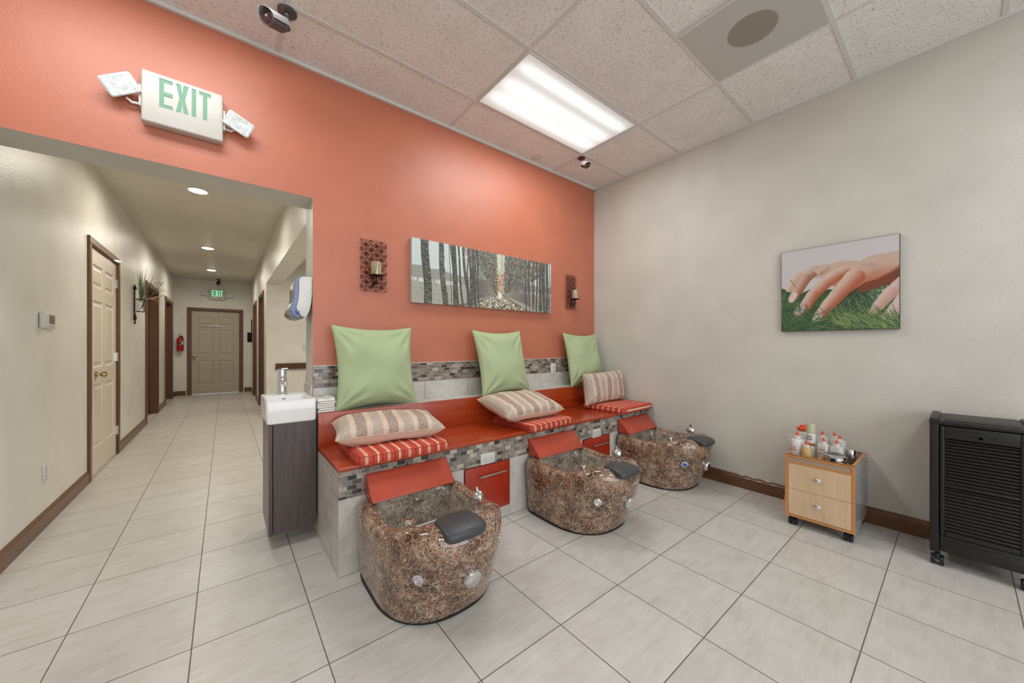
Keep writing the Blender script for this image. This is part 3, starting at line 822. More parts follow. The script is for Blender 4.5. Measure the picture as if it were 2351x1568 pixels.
    k = MB(); m_ = Matrix.Rotation(R(62), 4, 'Y') 
    k.lathe([(0.001, -0.020), (0.018, -0.018), (0.026, -0.006), (0.027, 0.004), (0.020, 0.014), (0.010, 0.020), (0.001, 0.022)], (0, 0, 0), 'z', 24)
    bmesh.ops.transform(k.b, matrix=Matrix.Rotation(R(-58), 4, 'Y'), verts=k.b.verts[:])
    k.tube([(0.0, 0, 0.018), (-0.004, 0.0, 0.040)], [0.009, 0.005], 10)
    k2 = k.build('mixer_knob', M['chrome'], ko); k2.location = (-0.010, 0.006, 0.055); k2.scale = (1.3, 1.3, 1.3)
    return t
tub = make_tub()
TUBS = [(0.825, 'brown marbled foot spa tub nearest the sink, with red calf wedge and charcoal pad'),
        (1.988, 'brown marbled foot spa tub between the other two tubs, in front of the bench'),
        (3.098, 'brown marbled foot spa tub against the cream right wall, with a blue button')]
tub.location = (TUBS[0][0], YF - 0.001, 0); tub['label'] = TUBS[0][1]; tub['group'] = 'foot spa tubs in front of the bench'
for x, l in TUBS[1:]:
    q = dup(tub, (x, YF - 0.001, 0), None, l)
    for c in [o for o in bpy.data.objects if o.parent == q and o.name.startswith('foot_pad')]: c.location = (-0.004, -0.024, -0.002)
    if x > 3:
        for c in [o for o in bpy.data.objects if o.parent == q and o.name.startswith('jet_button')]:
            MB().lathe([(0.014, -0.0045), (0.014, -0.009), (0.001, -0.010)], (0, 0, 0), 'y', 24).build('blue_lens', M['blue'], c)

# ------------------------------------------------------------------ pillows and seat cushions
def pillow_mesh(w_, h_, t_, seed=0, pinch=0.07, wr=0.012, N=36, power=0.5, ex=2.6):
    mb = MB()
    def P(u, v, sgn):
        x = w_ / 2 * u * (1 - pinch * (1 - v * v) * u * u); y = h_ / 2 * v * (1 - pinch * (1 - u * u) * v * v)
        th = (max(0, 1 - abs(u) ** ex) * max(0, 1 - abs(v) ** ex)) ** power
        e = 1 - max(abs(u), abs(v))
        # creases fan in from the corners
        rad = math.atan2(abs(v) - 1.02, abs(u) - 1.02)
        cr = math.sin(rad * 13 + seed) * sm(0.0, 0.5, abs(u) * abs(v)) * min(1, e * 9)
        nz = mnoise.noise(Vector((x * 5 + seed * 3.1, y * 5, sgn * 2.0))) * min(1, e * 4)
        z = sgn * (t_ / 2 * th + wr * 0.5 * cr * min(1.0, e * 5) + wr * nz * 1.3 * min(1, e * 6))
        return (x, y, z if abs(e) > 1e-9 else 0.0)
    import itertools
    V = {}
    for i in range(N + 1):
        for j in range(N + 1):
            u = math.sin((2 * i / N - 1) * PI / 2) * 0.55 + (2 * i / N - 1) * 0.45; v = math.sin((2 * j / N - 1) * PI / 2) * 0.55 + (2 * j / N - 1) * 0.45
            if i in (0, N) or j in (0, N):
                V[i, j, 1] = V[i, j, -1] = mb.b.verts.new(P(u, v, 1))
            else:
                V[i, j, 1] = mb.b.verts.new(P(u, v, 1)); V[i, j, -1] = mb.b.verts.new(P(u, v, -1))
    for i in range(N):
        for j in range(N):
            mb.b.faces.new((V[i, j, 1], V[i + 1, j, 1], V[i + 1, j + 1, 1], V[i, j + 1, 1]))
            mb.b.faces.new((V[i, j + 1, -1], V[i + 1, j + 1, -1], V[i + 1, j, -1], V[i, j, -1]))
    # seam path
    path = []
    for a in range(64):
        s_ = a / 16; k = int(s_); f = (s_ - k) * 2 - 1
        u, v = ((f, -1), (1, f), (-f, 1), (-1, -f))[k]
        path.append(P(u, v, 1)[:2] + (0,))
    return mb, path
def green_pillow(label, c, right, up, seed, s=0.575):
    t = thing('throw_pillow', label, 'pillow', c, rot=basis(right, up), group='green throw pillows leaning on the orange wall')
    mb, path = pillow_mesh(s, s, 0.15, seed, 0.105, 0.018, 40, 0.55)
    mb.build('pillow_cover', M['green'], t, ang=180)
    MB().tube(path, 0.0022, 6, closed=True).build('seam', M['green'], t)
    return t
green_pillow('large green square pillow nearest the sink, leaning on the wall ledge', (0.842, 2.580, 1.055), (0.995, 0.07, 0.0), (0.0, 0.17, 1), 1.0)
green_pillow('green square pillow leaning on the ledge right of the birch forest canvas', (1.955, 2.560, 1.030), (0.98, 0.10, -0.03), (-0.10, 0.24, 1), 4.0, 0.565) if False else None
green_pillow('green square pillow on the ledge between the other two green pillows', (1.945, 2.560, 1.052), (0.985, 0.10, 0.015), (-0.15, 0.22, 1), 4.0, 0.585)
green_pillow('green square pillow in the corner by the cream wall, behind a banded lumbar pillow', (3.060, 2.560, 1.052), (0.985, 0.04, 0.0), (-0.12, 0.20, 1), 7.3, 0.575)

def lumbar(label, c, right, up, seed, w_=0.60, h_=0.36, t_=0.16):
    t = thing('lumbar_pillow', label, 'pillow', c, rot=basis(right, up), group='banded lumbar pillows on the seat cushions')
    mb, path = pillow_mesh(w_, h_, t_, seed, 0.06, 0.012, 36, 0.42, 3.6)
    mb.build('pillow_cover', M['lumbar'], t, ang=180)
    MB().tube(path, 0.0035, 6, closed=True).build('piping', M['tan_cloth'], t)
    return t
def norm_up(rx):  # up vector for a pillow lying nearly flat, tilted back by rx
    return (0, math.cos(rx), math.sin(rx))
lumbar('banded taupe lumbar pillow lying flat on the striped cushion nearest the sink', (0.798, 2.225, 0.702), (0.977, -0.15, 0.0), (0.15, 0.95, 0.10), 2.0, 0.62, 0.335, 0.145)
lumbar('banded taupe lumbar pillow lying tilted back on the striped cushion halfway along the bench', (1.880, 2.225, 0.722), (0.985, 0.02, 0.0), (-0.06, 0.95, 0.22), 5.0, 0.60, 0.40, 0.15)
lumbar('banded taupe lumbar pillow standing upright on its edge near the cream wall', (3.055, 2.290, 0.775), (0.97, -0.04, 0.035), (-0.01, 0.10, 1), 9.0, 0.60, 0.31, 0.15)

def seat_cushion(label, c, rz, w_=0.50, d_=0.475, h_=0.055, seed=0):
    t = thing('seat_cushion', label, 'cushion', c, rz, 'red striped seat cushions on the bench')
    mb = MB(); N = 20
    def P(u, v, k):
        # k 0 bottom, 1 top ; soft box
        x = u * w_ / 2; y = v * d_ / 2
        z = h_ * k
        if k == 1:
            e = min(1 - abs(u), 1 - abs(v)); z = h_ * (0.80 + 0.28 * min(1, e * 3.2) ** 0.5) + 0.004 * mnoise.noise(Vector((x * 8 + seed, y * 8, 1)))
        return (x * (1 - 0.012 * (1 - v * v)), y * (1 - 0.012 * (1 - u * u)), z)
    rl = []
    def loop(sc, z, bul=0.0):
        pts = []
        for i in range(80):
            a = 2 * PI * i / 80; c_, s2 = math.cos(a), math.sin(a)
            u = math.copysign(abs(c_) ** 0.16, c_) * sc; v = math.copysign(abs(s2) ** 0.16, s2) * sc
            x = u * (w_ / 2 + bul); y = v * (d_ / 2 + bul)
            pts.append((x, y, z + 0.003 * mnoise.noise(Vector((x * 9 + seed, y * 9, 0))) * (1 if z > 0.03 else 0)))
        return pts
    rl = [loop(0.3, 0.0), loop(0.96, 0.0, -0.002), loop(1.0, 0.006, -0.001), loop(1.0, h_ * 0.5, 0.003), loop(1.0, h_ * 0.84, -0.001), loop(0.975, h_ * 0.97), loop(0.9, h_ * 1.04), loop(0.7, h_ * 1.08), loop(0.4, h_ * 1.1), loop(0.06, h_ * 1.1)]
    mb.rings(rl); mb.build('cushion_cover', M['cushion'], t, ang=70)
    for zz, sc in ((h_ * 0.90, 0.999), (0.005, 1.0)):
        MB().tube([(x, y, zz) for x, y, z in loop(sc, 0)], 0.0022, 6, closed=True).build('piping', M['redpad'], t)
    return t
seat_cushion('red cushion with cream stripes under the lumbar pillow nearest the sink', (0.806, 2.170, ZS + 0.0005), R(-1.5), 0.525, 0.475, 0.056, 1)
seat_cushion('red cushion with cream stripes under the tilted lumbar pillow halfway along the bench', (1.960, 2.172, ZS + 0.0005), R(5), 0.50, 0.465, 0.05, 5)
seat_cushion('red cushion at the bench end by the cream wall, its stripes running sideways', (3.115, 2.170, ZS + 0.0005), R(-88), 0.475, 0.545, 0.05, 9)

# ------------------------------------------------------------------ folded towels
for i in range(6):
    t = thing('folded_towel', 'folded white towel in the stack on the ledge beside the sink' if i < 5 else 'rumpled white towel on top of the stack on the ledge beside the sink', 'towel', (0.508 + 0.003 * math.sin(i * 2.1), 2.60, ZL + 0.0005 + i * 0.0135), R(2 * math.sin(i * 1.7)), 'folded white towels on the ledge')
    mb = MB(); N = 14
    top = [[mb.b.verts.new(((u / N - .5) * 0.096, (v / N - .5) * 0.15, 0.012 + (0.010 * abs(u / N * 2 - 1) ** 2 + 0.006 * mnoise.noise(Vector((u * .4, v * .4, i))) if i == 5 else 0.0008 * mnoise.noise(Vector((u * .5, v * .5, i)))))) for v in range(N + 1)] for u in range(N + 1)]
    bot = [[mb.b.verts.new(((u / N - .5) * 0.098, (v / N - .5) * 0.152, 0.0)) for v in range(N + 1)] for u in range(N + 1)]
    for u in range(N):
        for v in range(N):
            mb.b.faces.new((top[u][v], top[u + 1][v], top[u + 1][v + 1], top[u][v + 1])); mb.b.faces.new((bot[u][v + 1], bot[u + 1][v + 1], bot[u + 1][v], bot[u][v]))
    for k in range(N):
        mb.b.faces.new((top[k][0], bot[k][0], bot[k + 1][0], top[k + 1][0])); mb.b.faces.new((top[k + 1][N], bot[k + 1][N], bot[k][N], top[k][N]))
        mb.b.faces.new((top[0][k + 1], bot[0][k + 1], bot[0][k], top[0][k])); mb.b.faces.new((top[N][k], bot[N][k], bot[N][k + 1], top[N][k + 1]))
    mb.build('towel_cloth', M['towel'], t, ang=30)
    MB().tube([((a_ - .5) * 0.098, -0.0765, 0.0065) for a_ in (0, .25, .5, .75, 1)], 0.0052, 8).build('folded_edge', M['towel'], t)

# ------------------------------------------------------------------ sink on the wall end
sink = thing('wall_sink', 'small white rectangular basin with chrome faucet on the dark wood vanity', 'sink', (0.32, 2.72, 0.736))
def rr(x0, x1, y0, y1, z, r=0.012, n=5):
    pts = []
    for cx, cy, a0 in ((x1 - r, y1 - r, 0), (x0 + r, y1 - r, 90), (x0 + r, y0 + r, 180), (x1 - r, y0 + r, 270)):
        for i in range(n + 1):
            a = R(a0 + 90 * i / n); pts.append((cx + r * math.cos(a), cy + r * math.sin(a), z))
    return pts
SX0, SX1, SY0, SY1 = 0.188, 0.4455, 2.502, 2.925
m = MB()
m.rings([rr(SX0 + .012, SX1 - .004, SY0 + .010, SY1 - .01, 0.735), rr(SX0 + .004, SX1, SY0 + .003, SY1, 0.742), rr(SX0, SX1, SY0, SY1, 0.80), rr(SX0, SX1, SY0, SY1, 0.868), rr(SX0 + .002, SX1 - .002, SY0 + .002, SY1 - .002, 0.872),
         rr(SX0 + .012, SX1 - .012, SY0 + .012, SY1 - .105, 0.872), rr(SX0 + .016, SX1 - .016, SY0 + .016, SY1 - .110, 0.868), rr(SX0 + .022, SX1 - .022, SY0 + .022, SY1 - .118, 0.80, 0.02), rr(SX0 + .045, SX1 - .045, SY0 + .045, SY1 - .14, 0.782, 0.02), rr(SX0 + .11, SX1 - .11, SY0 + .14, SY1 - .2, 0.779, 0.01)])
m.build('basin', M['ceramic'], sink, world=True)
m = MB(); m.lathe([(0.0105, 0), (0.0105, -0.003), (0.008, -0.0035)], (0.308, SY1 - 0.1105, 0.848), 'y', 20); m.build('overflow_ring', M['chrome'], sink, world=True)
m = MB(); fx, fy = 0.305, SY1 - 0.055
m.lathe([(0.033, 0.872), (0.033, 0.876), (0.0275, 0.878), (0.0275, 0.99), (0.0262, 0.993), (0.0262, 0.996), (0.028, 0.998), (0.028, 1.038), (0.024, 1.042)], (fx, fy, 0), 'z', 28)
fo = m.build('faucet', M['chrome'], sink, world=True)
m = MB(); m.tube([(fx, fy - 0.015, 0.965), (fx + .002, fy - 0.05, 0.955), (fx + .003, fy - 0.085, 0.938)], [0.0125, 0.0125, 0.012], 16)
q = m.build('spout', M['chrome'], sink, world=True); q.parent = fo
m = MB(); m.box(fx - 0.004, fx + 0.034, fy - 0.014, fy + 0.014, 1.040, 1.047, 0.002); q = m.build('lever', M['chrome'], sink, world=True); q.parent = fo
van = thing('vanity_cabinet', 'narrow dark wood vanity cabinet hanging under the white basin', 'cabinet', (0.33, 2.7, 0.08))
CX0 = 0.200
m = MB(); m.box(CX0 + 0.022, 0.4455, 2.506, 2.91, 0.088, 0.7345, 0.001); m.build('carcass', M['vanity'], van, world=True, smooth=False)
m = MB(); m.box(CX0, CX0 + 0.019, 2.507, 2.91, 0.084, 0.732, 0.0015); m.build('cabinet_door', M['vanity'], van, world=True, smooth=False)

# ------------------------------------------------------------------ paper towel dispenser on the wall end
dp = thing('towel_dispenser', 'white paper towel dispenser with blue translucent trim above the sink', 'dispenser', (0.459, 2.70, 1.5))
def disp_prof(g=0.0):
    # side profile in x (out from wall, negative) and z
    pts = [(0.0, 1.655 - g), (-0.03, 1.655 - g), (-0.065, 1.652 - g), (-0.085, 1.640 - g), (-0.098 + g, 1.615), (-0.104 + g, 1.57), (-0.104 + g, 1.52), (-0.108 + g, 1.485), (-0.122 + g, 1.455), (-0.134 + g, 1.43), (-0.136 + g, 1.405), (-0.122 + g, 1.385 + g), (-0.095, 1.372 + g), (-0.065, 1.370 + g), (-0.04, 1.385 + g), (-0.02, 1.425), (-0.008, 1.475), (0.0, 1.53)]
    return [(0.4575 + a, b) for a, b in pts]
m = MB(); m.prism(disp_prof(0.002), 2.715, 2.935, 'xz', 0.004); m.build('back_shell', M['greydiff'], dp, world=True)
side = [(0.4575 + a, b) for a, b in [(0.0, 1.656), (-0.045, 1.656), (-0.068, 1.648), (-0.076, 1.63), (-0.077, 1.56), (-0.082, 1.49), (-0.092, 1.455), (-0.088, 1.425), (-0.062, 1.392), (-0.044, 1.384), (-0.03, 1.397), (-0.014, 1.435), (-0.004, 1.49), (0.0, 1.55)]]
m = MB(); m.prism(side, 2.704, 2.716, 'xz', 0.004); m.build('side_panel', M['white_gloss'], dp, world=True)
m = MB(); m.tube([(0.4575 + a, 2.712, b) for a, b in [(-0.045, 1.655), (-0.070, 1.649), (-0.084, 1.630), (-0.090, 1.57), (-0.092, 1.51), (-0.102, 1.465), (-0.112, 1.43), (-0.100, 1.402), (-0.075, 1.385)]], [0.004, 0.008, 0.011, 0.012, 0.013, 0.015, 0.018, 0.015, 0.008], 10)
m.build('blue_trim', M['bluetrim'], dp, world=True)
m = MB(); m.lathe([(0.010, 0.002), (0.011, -0.006), (0.007, -0.009)], (0.371, 2.700, 1.418), 'y', 16); m.build('release_button', M['blue'], dp, world=True)

# ------------------------------------------------------------------ exit signs
def letters_EXIT(mb, x0, z0, lw, lh, gap, st, y, th):
    def poly(pts): mb.prism(pts, y, y - th, 'xz')
    x = x0; z = z0
    poly([(x, z), (x + lw, z), (x + lw, z + st), (x + st, z + st), (x + st, z + lh / 2 - st / 2), (x + lw, z + lh / 2 - st / 2), (x + lw, z + lh / 2 + st / 2), (x + st, z + lh / 2 + st / 2), (x + st, z + lh - st), (x + lw, z + lh - st), (x + lw, z + lh), (x, z + lh)])
    x += lw + gap
    xw = lw * 0.98; c = x + xw / 2
    s2 = st * 1.12
    poly([(x, z), (x + s2, z), (c, z + lh * 0.5 - st * 1.2), (x + xw - s2, z), (x + xw, z), (c + st * 0.62, z + lh * 0.5), (x + xw, z + lh), (x + xw - s2, z + lh), (c, z + lh * 0.5 + st * 1.2), (x + s2, z + lh), (x, z + lh), (c - st * 0.62, z + lh * 0.5)])
    x += xw + gap
    poly([(x, z), (x + st, z), (x + st, z + lh), (x, z + lh)])
    x += st + gap
    tw = lw * 0.96
    poly([(x + tw / 2 - st / 2, z), (x + tw / 2 + st / 2, z), (x + tw / 2 + st / 2, z + lh - st), (x + tw, z + lh - st), (x + tw, z + lh), (x, z + lh), (x, z + lh - st), (x + tw / 2 - st / 2, z + lh - st)])
def exit_sign(label, loc, lit, w_=0.331, h_=0.268, heads=((-1, R(-35), R(14)), (1, R(25), R(10)))):
    t = thing('exit_sign', label, 'exit sign', loc)
    MB().box(-w_ / 2, w_ / 2, -0.060, -0.001, -h_ / 2, h_ / 2, 0.009, 3).build('housing', M['ivory'] if not lit else M['cream'], t)
    L = MB(); letters_EXIT(L, -0.097, -0.040, 0.052, 0.152, 0.0125, 0.0185, -0.0602, 0.0006)
    L.build('exit_letters', M['green_exit'] if not lit else M['exit_lit'], t, smooth=False)
    if not lit:
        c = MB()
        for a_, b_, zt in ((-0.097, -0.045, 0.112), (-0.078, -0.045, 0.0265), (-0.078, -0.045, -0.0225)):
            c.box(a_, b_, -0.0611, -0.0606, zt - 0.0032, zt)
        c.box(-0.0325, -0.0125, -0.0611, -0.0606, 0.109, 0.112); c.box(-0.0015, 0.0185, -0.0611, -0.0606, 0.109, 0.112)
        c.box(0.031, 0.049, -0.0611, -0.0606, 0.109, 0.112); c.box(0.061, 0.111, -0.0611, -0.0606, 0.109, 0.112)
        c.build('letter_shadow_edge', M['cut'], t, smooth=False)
        g_ = MB()
        pth = [(-0.148, -0.0601, 0.12), (-0.148, -0.0601, -0.060), (-0.144, -0.0601, -0.070), (-0.134, -0.0601, -0.074), (0.134, -0.0601, -0.074), (0.144, -0.0601, -0.070), (0.148, -0.0601, -0.060), (0.148, -0.0601, 0.12)]
        g_.tube(pth, 0.0007, 5)
        for sg in (-1, 1):
            g_.tube([(sg * 0.112, -0.0601, 0.075), (sg * 0.140, -0.0601, 0.045), (sg * 0.112, -0.0601, 0.012)], 0.0007, 5)
        g_.build('face_outline', M['tee'], t)
    for sg, ry, rx in heads:
        sx = sg * (w_ / 2)
        MB().box(min(sx, sx + sg * 0.010), max(sx, sx + sg * 0.010), -0.045, -0.008, -0.055, 0.055, 0.003).build('side_bracket', M['white_gloss'], t)
        hd = MB()
        # tapered reflector head, opening to the front
        hw, hh = 0.066, 0.045
        A = rr(-hw, hw, -hh, hh, 0, 0.012, 4); 
        def rg(s_, y): return [(p[0] * s_, y, p[1] * s_) for p in A]
        hd.rings([rg(0.55, 0.030), rg(0.85, 0.014), rg(1.0, -0.004), rg(1.0, -0.010), rg(0.95, -0.011), rg(0.90, -0.008), rg(0.5, 0.004)])
        ho = hd.build('lamp_head', M['white_gloss'], t)
        ho.location = (sg * (w_ / 2 + 0.072), -0.058, 0.012 if sg < 0 else -0.006); ho.rotation_euler = (rx, ry, 0)
        ln = MB(); ln.rings([rg(0.93, -0.0112), rg(0.93, -0.0135), rg(0.6, -0.015), rg(0.1, -0.0152)])
        ln.build('lamp_lens', lens_mat, ho)
        MB().tube([(sg * (w_ / 2 + 0.008), -0.028, -0.042), (sg * (w_ / 2 + 0.035), -0.030, -0.046), (sg * (w_ / 2 + 0.055), -0.034, -0.032)], 0.0065, 10).build('lamp_arm', M['white_gloss'], t)
    return t
def lens():
    n = NT('ribbed_clear_lens')
    x, y, z = n.xyz()
    s_ = n.math('SINE', n.math('MULTIPLY', x, 1600.0))
    n.bump(s_, 0.2, 0.001)
    f = n.noise(scale=45, detail=3)
    c = n.ramp(f, [(0.3, (184, 184, 182)), (0.7, (222, 222, 220))])
    return n.set(c, 0.12, 0.1)
lens_mat = lens()
exit_sign('large white exit sign with green letters and two lamp heads above the hallway opening', (-0.1715, YW, 2.501), False)
exit_sign('lit green exit sign with two lamp heads over the far hallway door', (-0.143, YE, 2.46), True, 0.335, 0.25, ((-1, 0.0, R(6)), (1, 0.0, R(6))))

# ------------------------------------------------------------------ scroll sconces
def sconce(label, cx, zb, zt, w_):
    t = thing('wall_sconce', label, 'wall sconce', (cx, YW, zb), 0, 'scroll wall sconces beside the birch canvas')
    H = zt - zb
    g = MB(); rows, cols = 11, 5
    ch = H / rows; cw = w_ / cols
    for i in range(rows):
        for j in range(cols):
            cx_ = -w_ / 2 + (j + 0.5 + (0.5 if i % 2 else 0) * (0.5 if j < cols - 1 else 0)) * cw; cz = (i + 0.5) * ch
            fl = 1 if (i + j) % 2 else -1; y = -0.014 - 0.003 * ((i + 2 * j) % 3)
            # C-scroll with an inward curl, opening up or down by row
            pts = []
            for k in range(26):
                a = 0.3 + k / 25 * 7.6; rad = cw * 0.60 * (1 - max(0, k - 15) * 0.072)
                pts.append((cx_ + fl * rad * math.cos(a), y, min(H, max(0, cz + rad * math.sin(a) * 0.95))))
            g.tube(pts, 0.0014, 5)
            # S-tail tying neighbouring scrolls together
            pts = []
            for k in range(14):
                f = k / 13 * 2 - 1
                pts.append((max(-w_ / 2, min(w_ / 2, cx_ + fl * cw * (0.55 * math.sin(f * 2.4)))), y - 0.003, min(H, max(0, cz + ch * 0.95 * f))))
            g.tube(pts, 0.0014, 5)
    g.build('scroll_panel', M['iron'], t)
    b = MB(); b.tube([(0.0, -0.018, 0.055), (0.0, -0.045, 0.045), (0.0, -0.075, 0.060), (0.0, -0.080, 0.095)], 0.005, 8)
    b.tube([(0, -0.02, 0.03), (0, -0.02, 0.10)], 0.005, 8); b.build('bracket_arm', M['iron'], t)
    MB().lathe([(0.02, 0.098), (0.046, 0.104), (0.052, 0.108), (0.047, 0.108), (0.01, 0.103)], (0, -0.080, 0), 'z', 28).build('candle_plate', M['iron'], t)
    MB().lathe([(0.037, 0.109), (0.037, 0.199), (0.033, 0.203), (0.031, 0.199), (0.02, 0.196), (0.001, 0.195)], (0, -0.080, 0), 'z', 28).build('candle', candle_mat, t)
    return t
def candle():
    n = NT('streaked_metallic_candle_glass')
    x, y, z = n.xyz()
    f = n.noise(n.scale(n.coord(), (1, 1, 0.06)), 120, 3, 0.6)
    c = n.ramp(f, [(0.35, (96, 78, 56)), (0.5, (170, 150, 112)), (0.65, (206, 200, 184))])
    return n.set(c, 0.25, 0.35)
candle_mat = candle()
sconce('black iron scroll sconce with candle between the hallway opening and the birch canvas', 0.852, 1.596, 1.966, 0.185)
sconce('black iron scroll sconce with candle between the birch canvas and the cream wall', 2.985, 1.600, 1.974, 0.165)
# ------------------------------------------------------------------ ceiling fixtures
def troffer(label, x, y, vis=True):
    t = thing('ceiling_light', label, 'ceiling light', (x, y, ZC - 0.005))
    m = MB()
    for a_, b_, c_, d_ in ((-0.600, 0.600, 0.282, 0.295), (-0.600, 0.600, -0.295, -0.282), (-0.600, -0.587, -0.282, 0.282), (0.587, 0.600, -0.282, 0.282)):
        m.box(a_, b_, c_, d_, -0.005, 0.003, 0.001, 1)
    m.build('light_frame', M['tee'], t, smooth=False)
    m = MB(); m.box(-0.587, 0.587, -0.282, 0.282, -0.001, 0.003); m.build('diffuser', M['diffuser'], t, smooth=False)
    return t
troffer('rectangular fluorescent ceiling light over the bench, its lens glowing white', *TROFFERS[0])
for x, y in TROFFERS[1:]: troffer('fluorescent ceiling light behind the camera', x, y)['group'] = 'fluorescent ceiling lights behind the camera'
pv = thing('ceiling_return_grille', 'square perforated grey metal ceiling grille with a round brown duct showing through', 'air grille', (2.395, 0.754, ZC - 0.006))
MB().box(-0.293, 0.293, -0.293, 0.293, -0.001, 0.003).build('perforated_panel', M['perf'], pv, smooth=False)
m = MB()
for a_, b_, c_, d_ in ((-0.293, -0.275, -0.293, 0.293),): m.box(a_, b_, c_, d_, -0.003, -0.0012)
m.build('panel_edge', M['tee'], pv, smooth=False)

def downlight(label, x, y):
    t = thing('recessed_downlight', label, 'ceiling light', (x, y, ZH), 0, 'round downlights in the hallway ceiling')
    MB().lathe([(0.070, -0.0005), (0.104, -0.0005), (0.102, -0.007), (0.085, -0.009), (0.074, -0.006)], n=40, cap=False).build('trim_ring', M['white_gloss'], t)
    MB().lathe([(0.073, -0.001), (0.070, -0.006), (0.045, -0.014), (0.001, -0.017)], n=36).build('bulb_lens', M['bulb'], t)
for (x, y), l in zip(HALL_LIGHTS, ('round glowing downlight nearest the camera in the hallway ceiling', 'round glowing downlight second from the camera in the hallway ceiling', 'round glowing downlight farthest along the hallway, before the air vent')):
    downlight(l, x, y)
t = thing('ceiling_vent', 'white louvred air vent in the hallway ceiling in front of the far camera', 'air vent', (-0.125, 10.50, ZH))
m = MB()
for a_, b_, c_, d_ in ((-0.30, 0.30, 0.115, 0.135), (-0.30, 0.30, -0.135, -0.115), (-0.30, -0.285, -0.115, 0.115), (0.285, 0.30, -0.115, 0.115), (-0.105, -0.095, -0.115, 0.115), (0.095, 0.105, -0.115, 0.115)): m.box(a_, b_, c_, d_, -0.012, -0.0005)
m.build('vent_frame', M['white_gloss'], t, smooth=False)
m = MB()
for k in range(9): m.box(-0.285, 0.285, -0.105 + k * 0.025, -0.090 + k * 0.025, -0.008, -0.005, mat=None)
m.build('louvres', M['tee'], t, smooth=False)

t = thing('sprinkler_cover', 'small round concealed sprinkler cover on the ceiling tile beside the fluorescent light', 'sprinkler', (2.395, 2.600, ZC))
MB().lathe([(0.050, 0), (0.050, -0.002), (0.046, -0.003), (0.002, -0.003)], n=36).build('cover_disc', M['tee'], t)
MB().lathe([(0.0515, -0.0002), (0.0515, -0.0012), (0.050, -0.0012)], n=36, cap=False).build('rim', M['cut'], t)

# bullet security cameras hanging from ceilings
def bullet_cam(label, loc, aim, mats, s=1.0, drop=0.062):
    t = thing('security_camera', label, 'security camera', loc)
    m = MB(); m.lathe([(0.036 * s, 0), (0.036 * s, -0.006 * s), (0.030 * s, -0.010 * s), (0.014 * s, -0.012 * s)], n=32); m.build('mount_base', mats[0], t)
    m = MB(); m.lathe([(0.011 * s, -0.010 * s), (0.012 * s, -0.018 * s), (0.010 * s, -0.022 * s), (0.012 * s, -0.030 * s), (0.012 * s, -0.040 * s), (0.006 * s, -0.050 * s)], n=20)
    m.build('swivel_joint', mats[1], t)
    a = Vector(aim).normalized(); up = Vector((0, 0, 1))
    x = a.cross(up).normalized(); u = x.cross(a)
    rot = Matrix((x, a, u)).transposed().to_4x4()
    b = MB(); r = 0.0275 * s; L = 0.075 * s
    b.lathe([(0.006 * s, -0.042 * s), (0.013 * s, -0.040 * s), (0.013 * s, -0.022 * s), (r * 0.88, -0.012 * s), (r, 0), (r, L * .3), (r * 1.005, L * .3), (r * 1.005, L), (r * 0.93, L + 0.002), (r * 0.86, L - 0.002)], (0, 0, 0), 'y', 36)
    b.lathe([(0.007 * s, -0.052 * s), (0.0085 * s, -0.050 * s), (0.0085 * s, -0.040 * s)], (0, 0, 0), 'y', 14)
    off = Matrix.Translation((0, 0, -drop * s)) @ Matrix.Translation(a * 0.040 * s)
    bmesh.ops.transform(b.b, matrix=off @ rot, verts=b.b.verts[:])
    bo = b.build('camera_body', mats[1], t)
    f = MB(); f.lathe([(r * 0.86, L - 0.0018), (r * 0.5, L - 0.0015), (r * 0.5, L + 0.0005), (r * 0.3, L + 0.001), (0.001, L + 0.003)], (0, 0, 0), 'y', 32)
    bmesh.ops.transform(f.b, matrix=off @ rot, verts=f.b.verts[:]); f.build('lens_window', lensface, bo)
    h = MB(); ro = r + 0.006 * s
    secs = []
    for y0 in (-0.020 * s, L + 0.022 * s):
        sec = []
        for k in range(15):
            an = R(-8 + 196 * k / 14); sec.append((ro * math.cos(an), y0 - (0.018 * s * abs(math.cos(an)) if y0 > 0 else 0), ro * math.sin(an)))
        for k in range(14, -1, -1):
            an = R(-8 + 196 * k / 14); sec.append(((ro - 0.0016 * s) * math.cos(an), y0 - (0.018 * s * abs(math.cos(an)) if y0 > 0 else 0), (ro - 0.0016 * s) * math.sin(an)))
        secs.append(sec)
    h.rings(secs); bmesh.ops.transform(h.b, matrix=off @ rot, verts=h.b.verts[:]); h.build('sun_shield', mats[2], bo)
    return t
def lensf():
    n = NT('infrared_led_window')
    f = n.voro(scale=260)
    c = n.ramp(f, [(0.10, (120, 76, 64)), (0.30, (70, 44, 38)), (0.8, (48, 32, 30))])
    return n.set(c, 0.12)
lensface = lensf()
shield = simple('pale_camera_shield', (158, 154, 153), 0.35, var=0.02)
bullet_cam('grey bullet security camera on the ceiling above the hallway opening', (0.270, 2.318, ZC - 0.005), (-0.72, -0.68, -0.46), (M['camgrey'], M['camgrey'], shield), 1.30, 0.070)
bullet_cam('small brown bullet security camera on the ceiling at the corner of the fluorescent light', (2.735, 2.320, ZC - 0.005), (-0.30, -1.0, -0.62), (M['bronze'], M['bronze'], shield), 1.0, 0.060)
bullet_cam('dark security camera on the ceiling at the far end of the hallway', (-0.110, 11.28, ZH), (-0.05, -1.0, -0.35), (M['iron'], M['iron'], M['iron']), 1.3, 0.060)

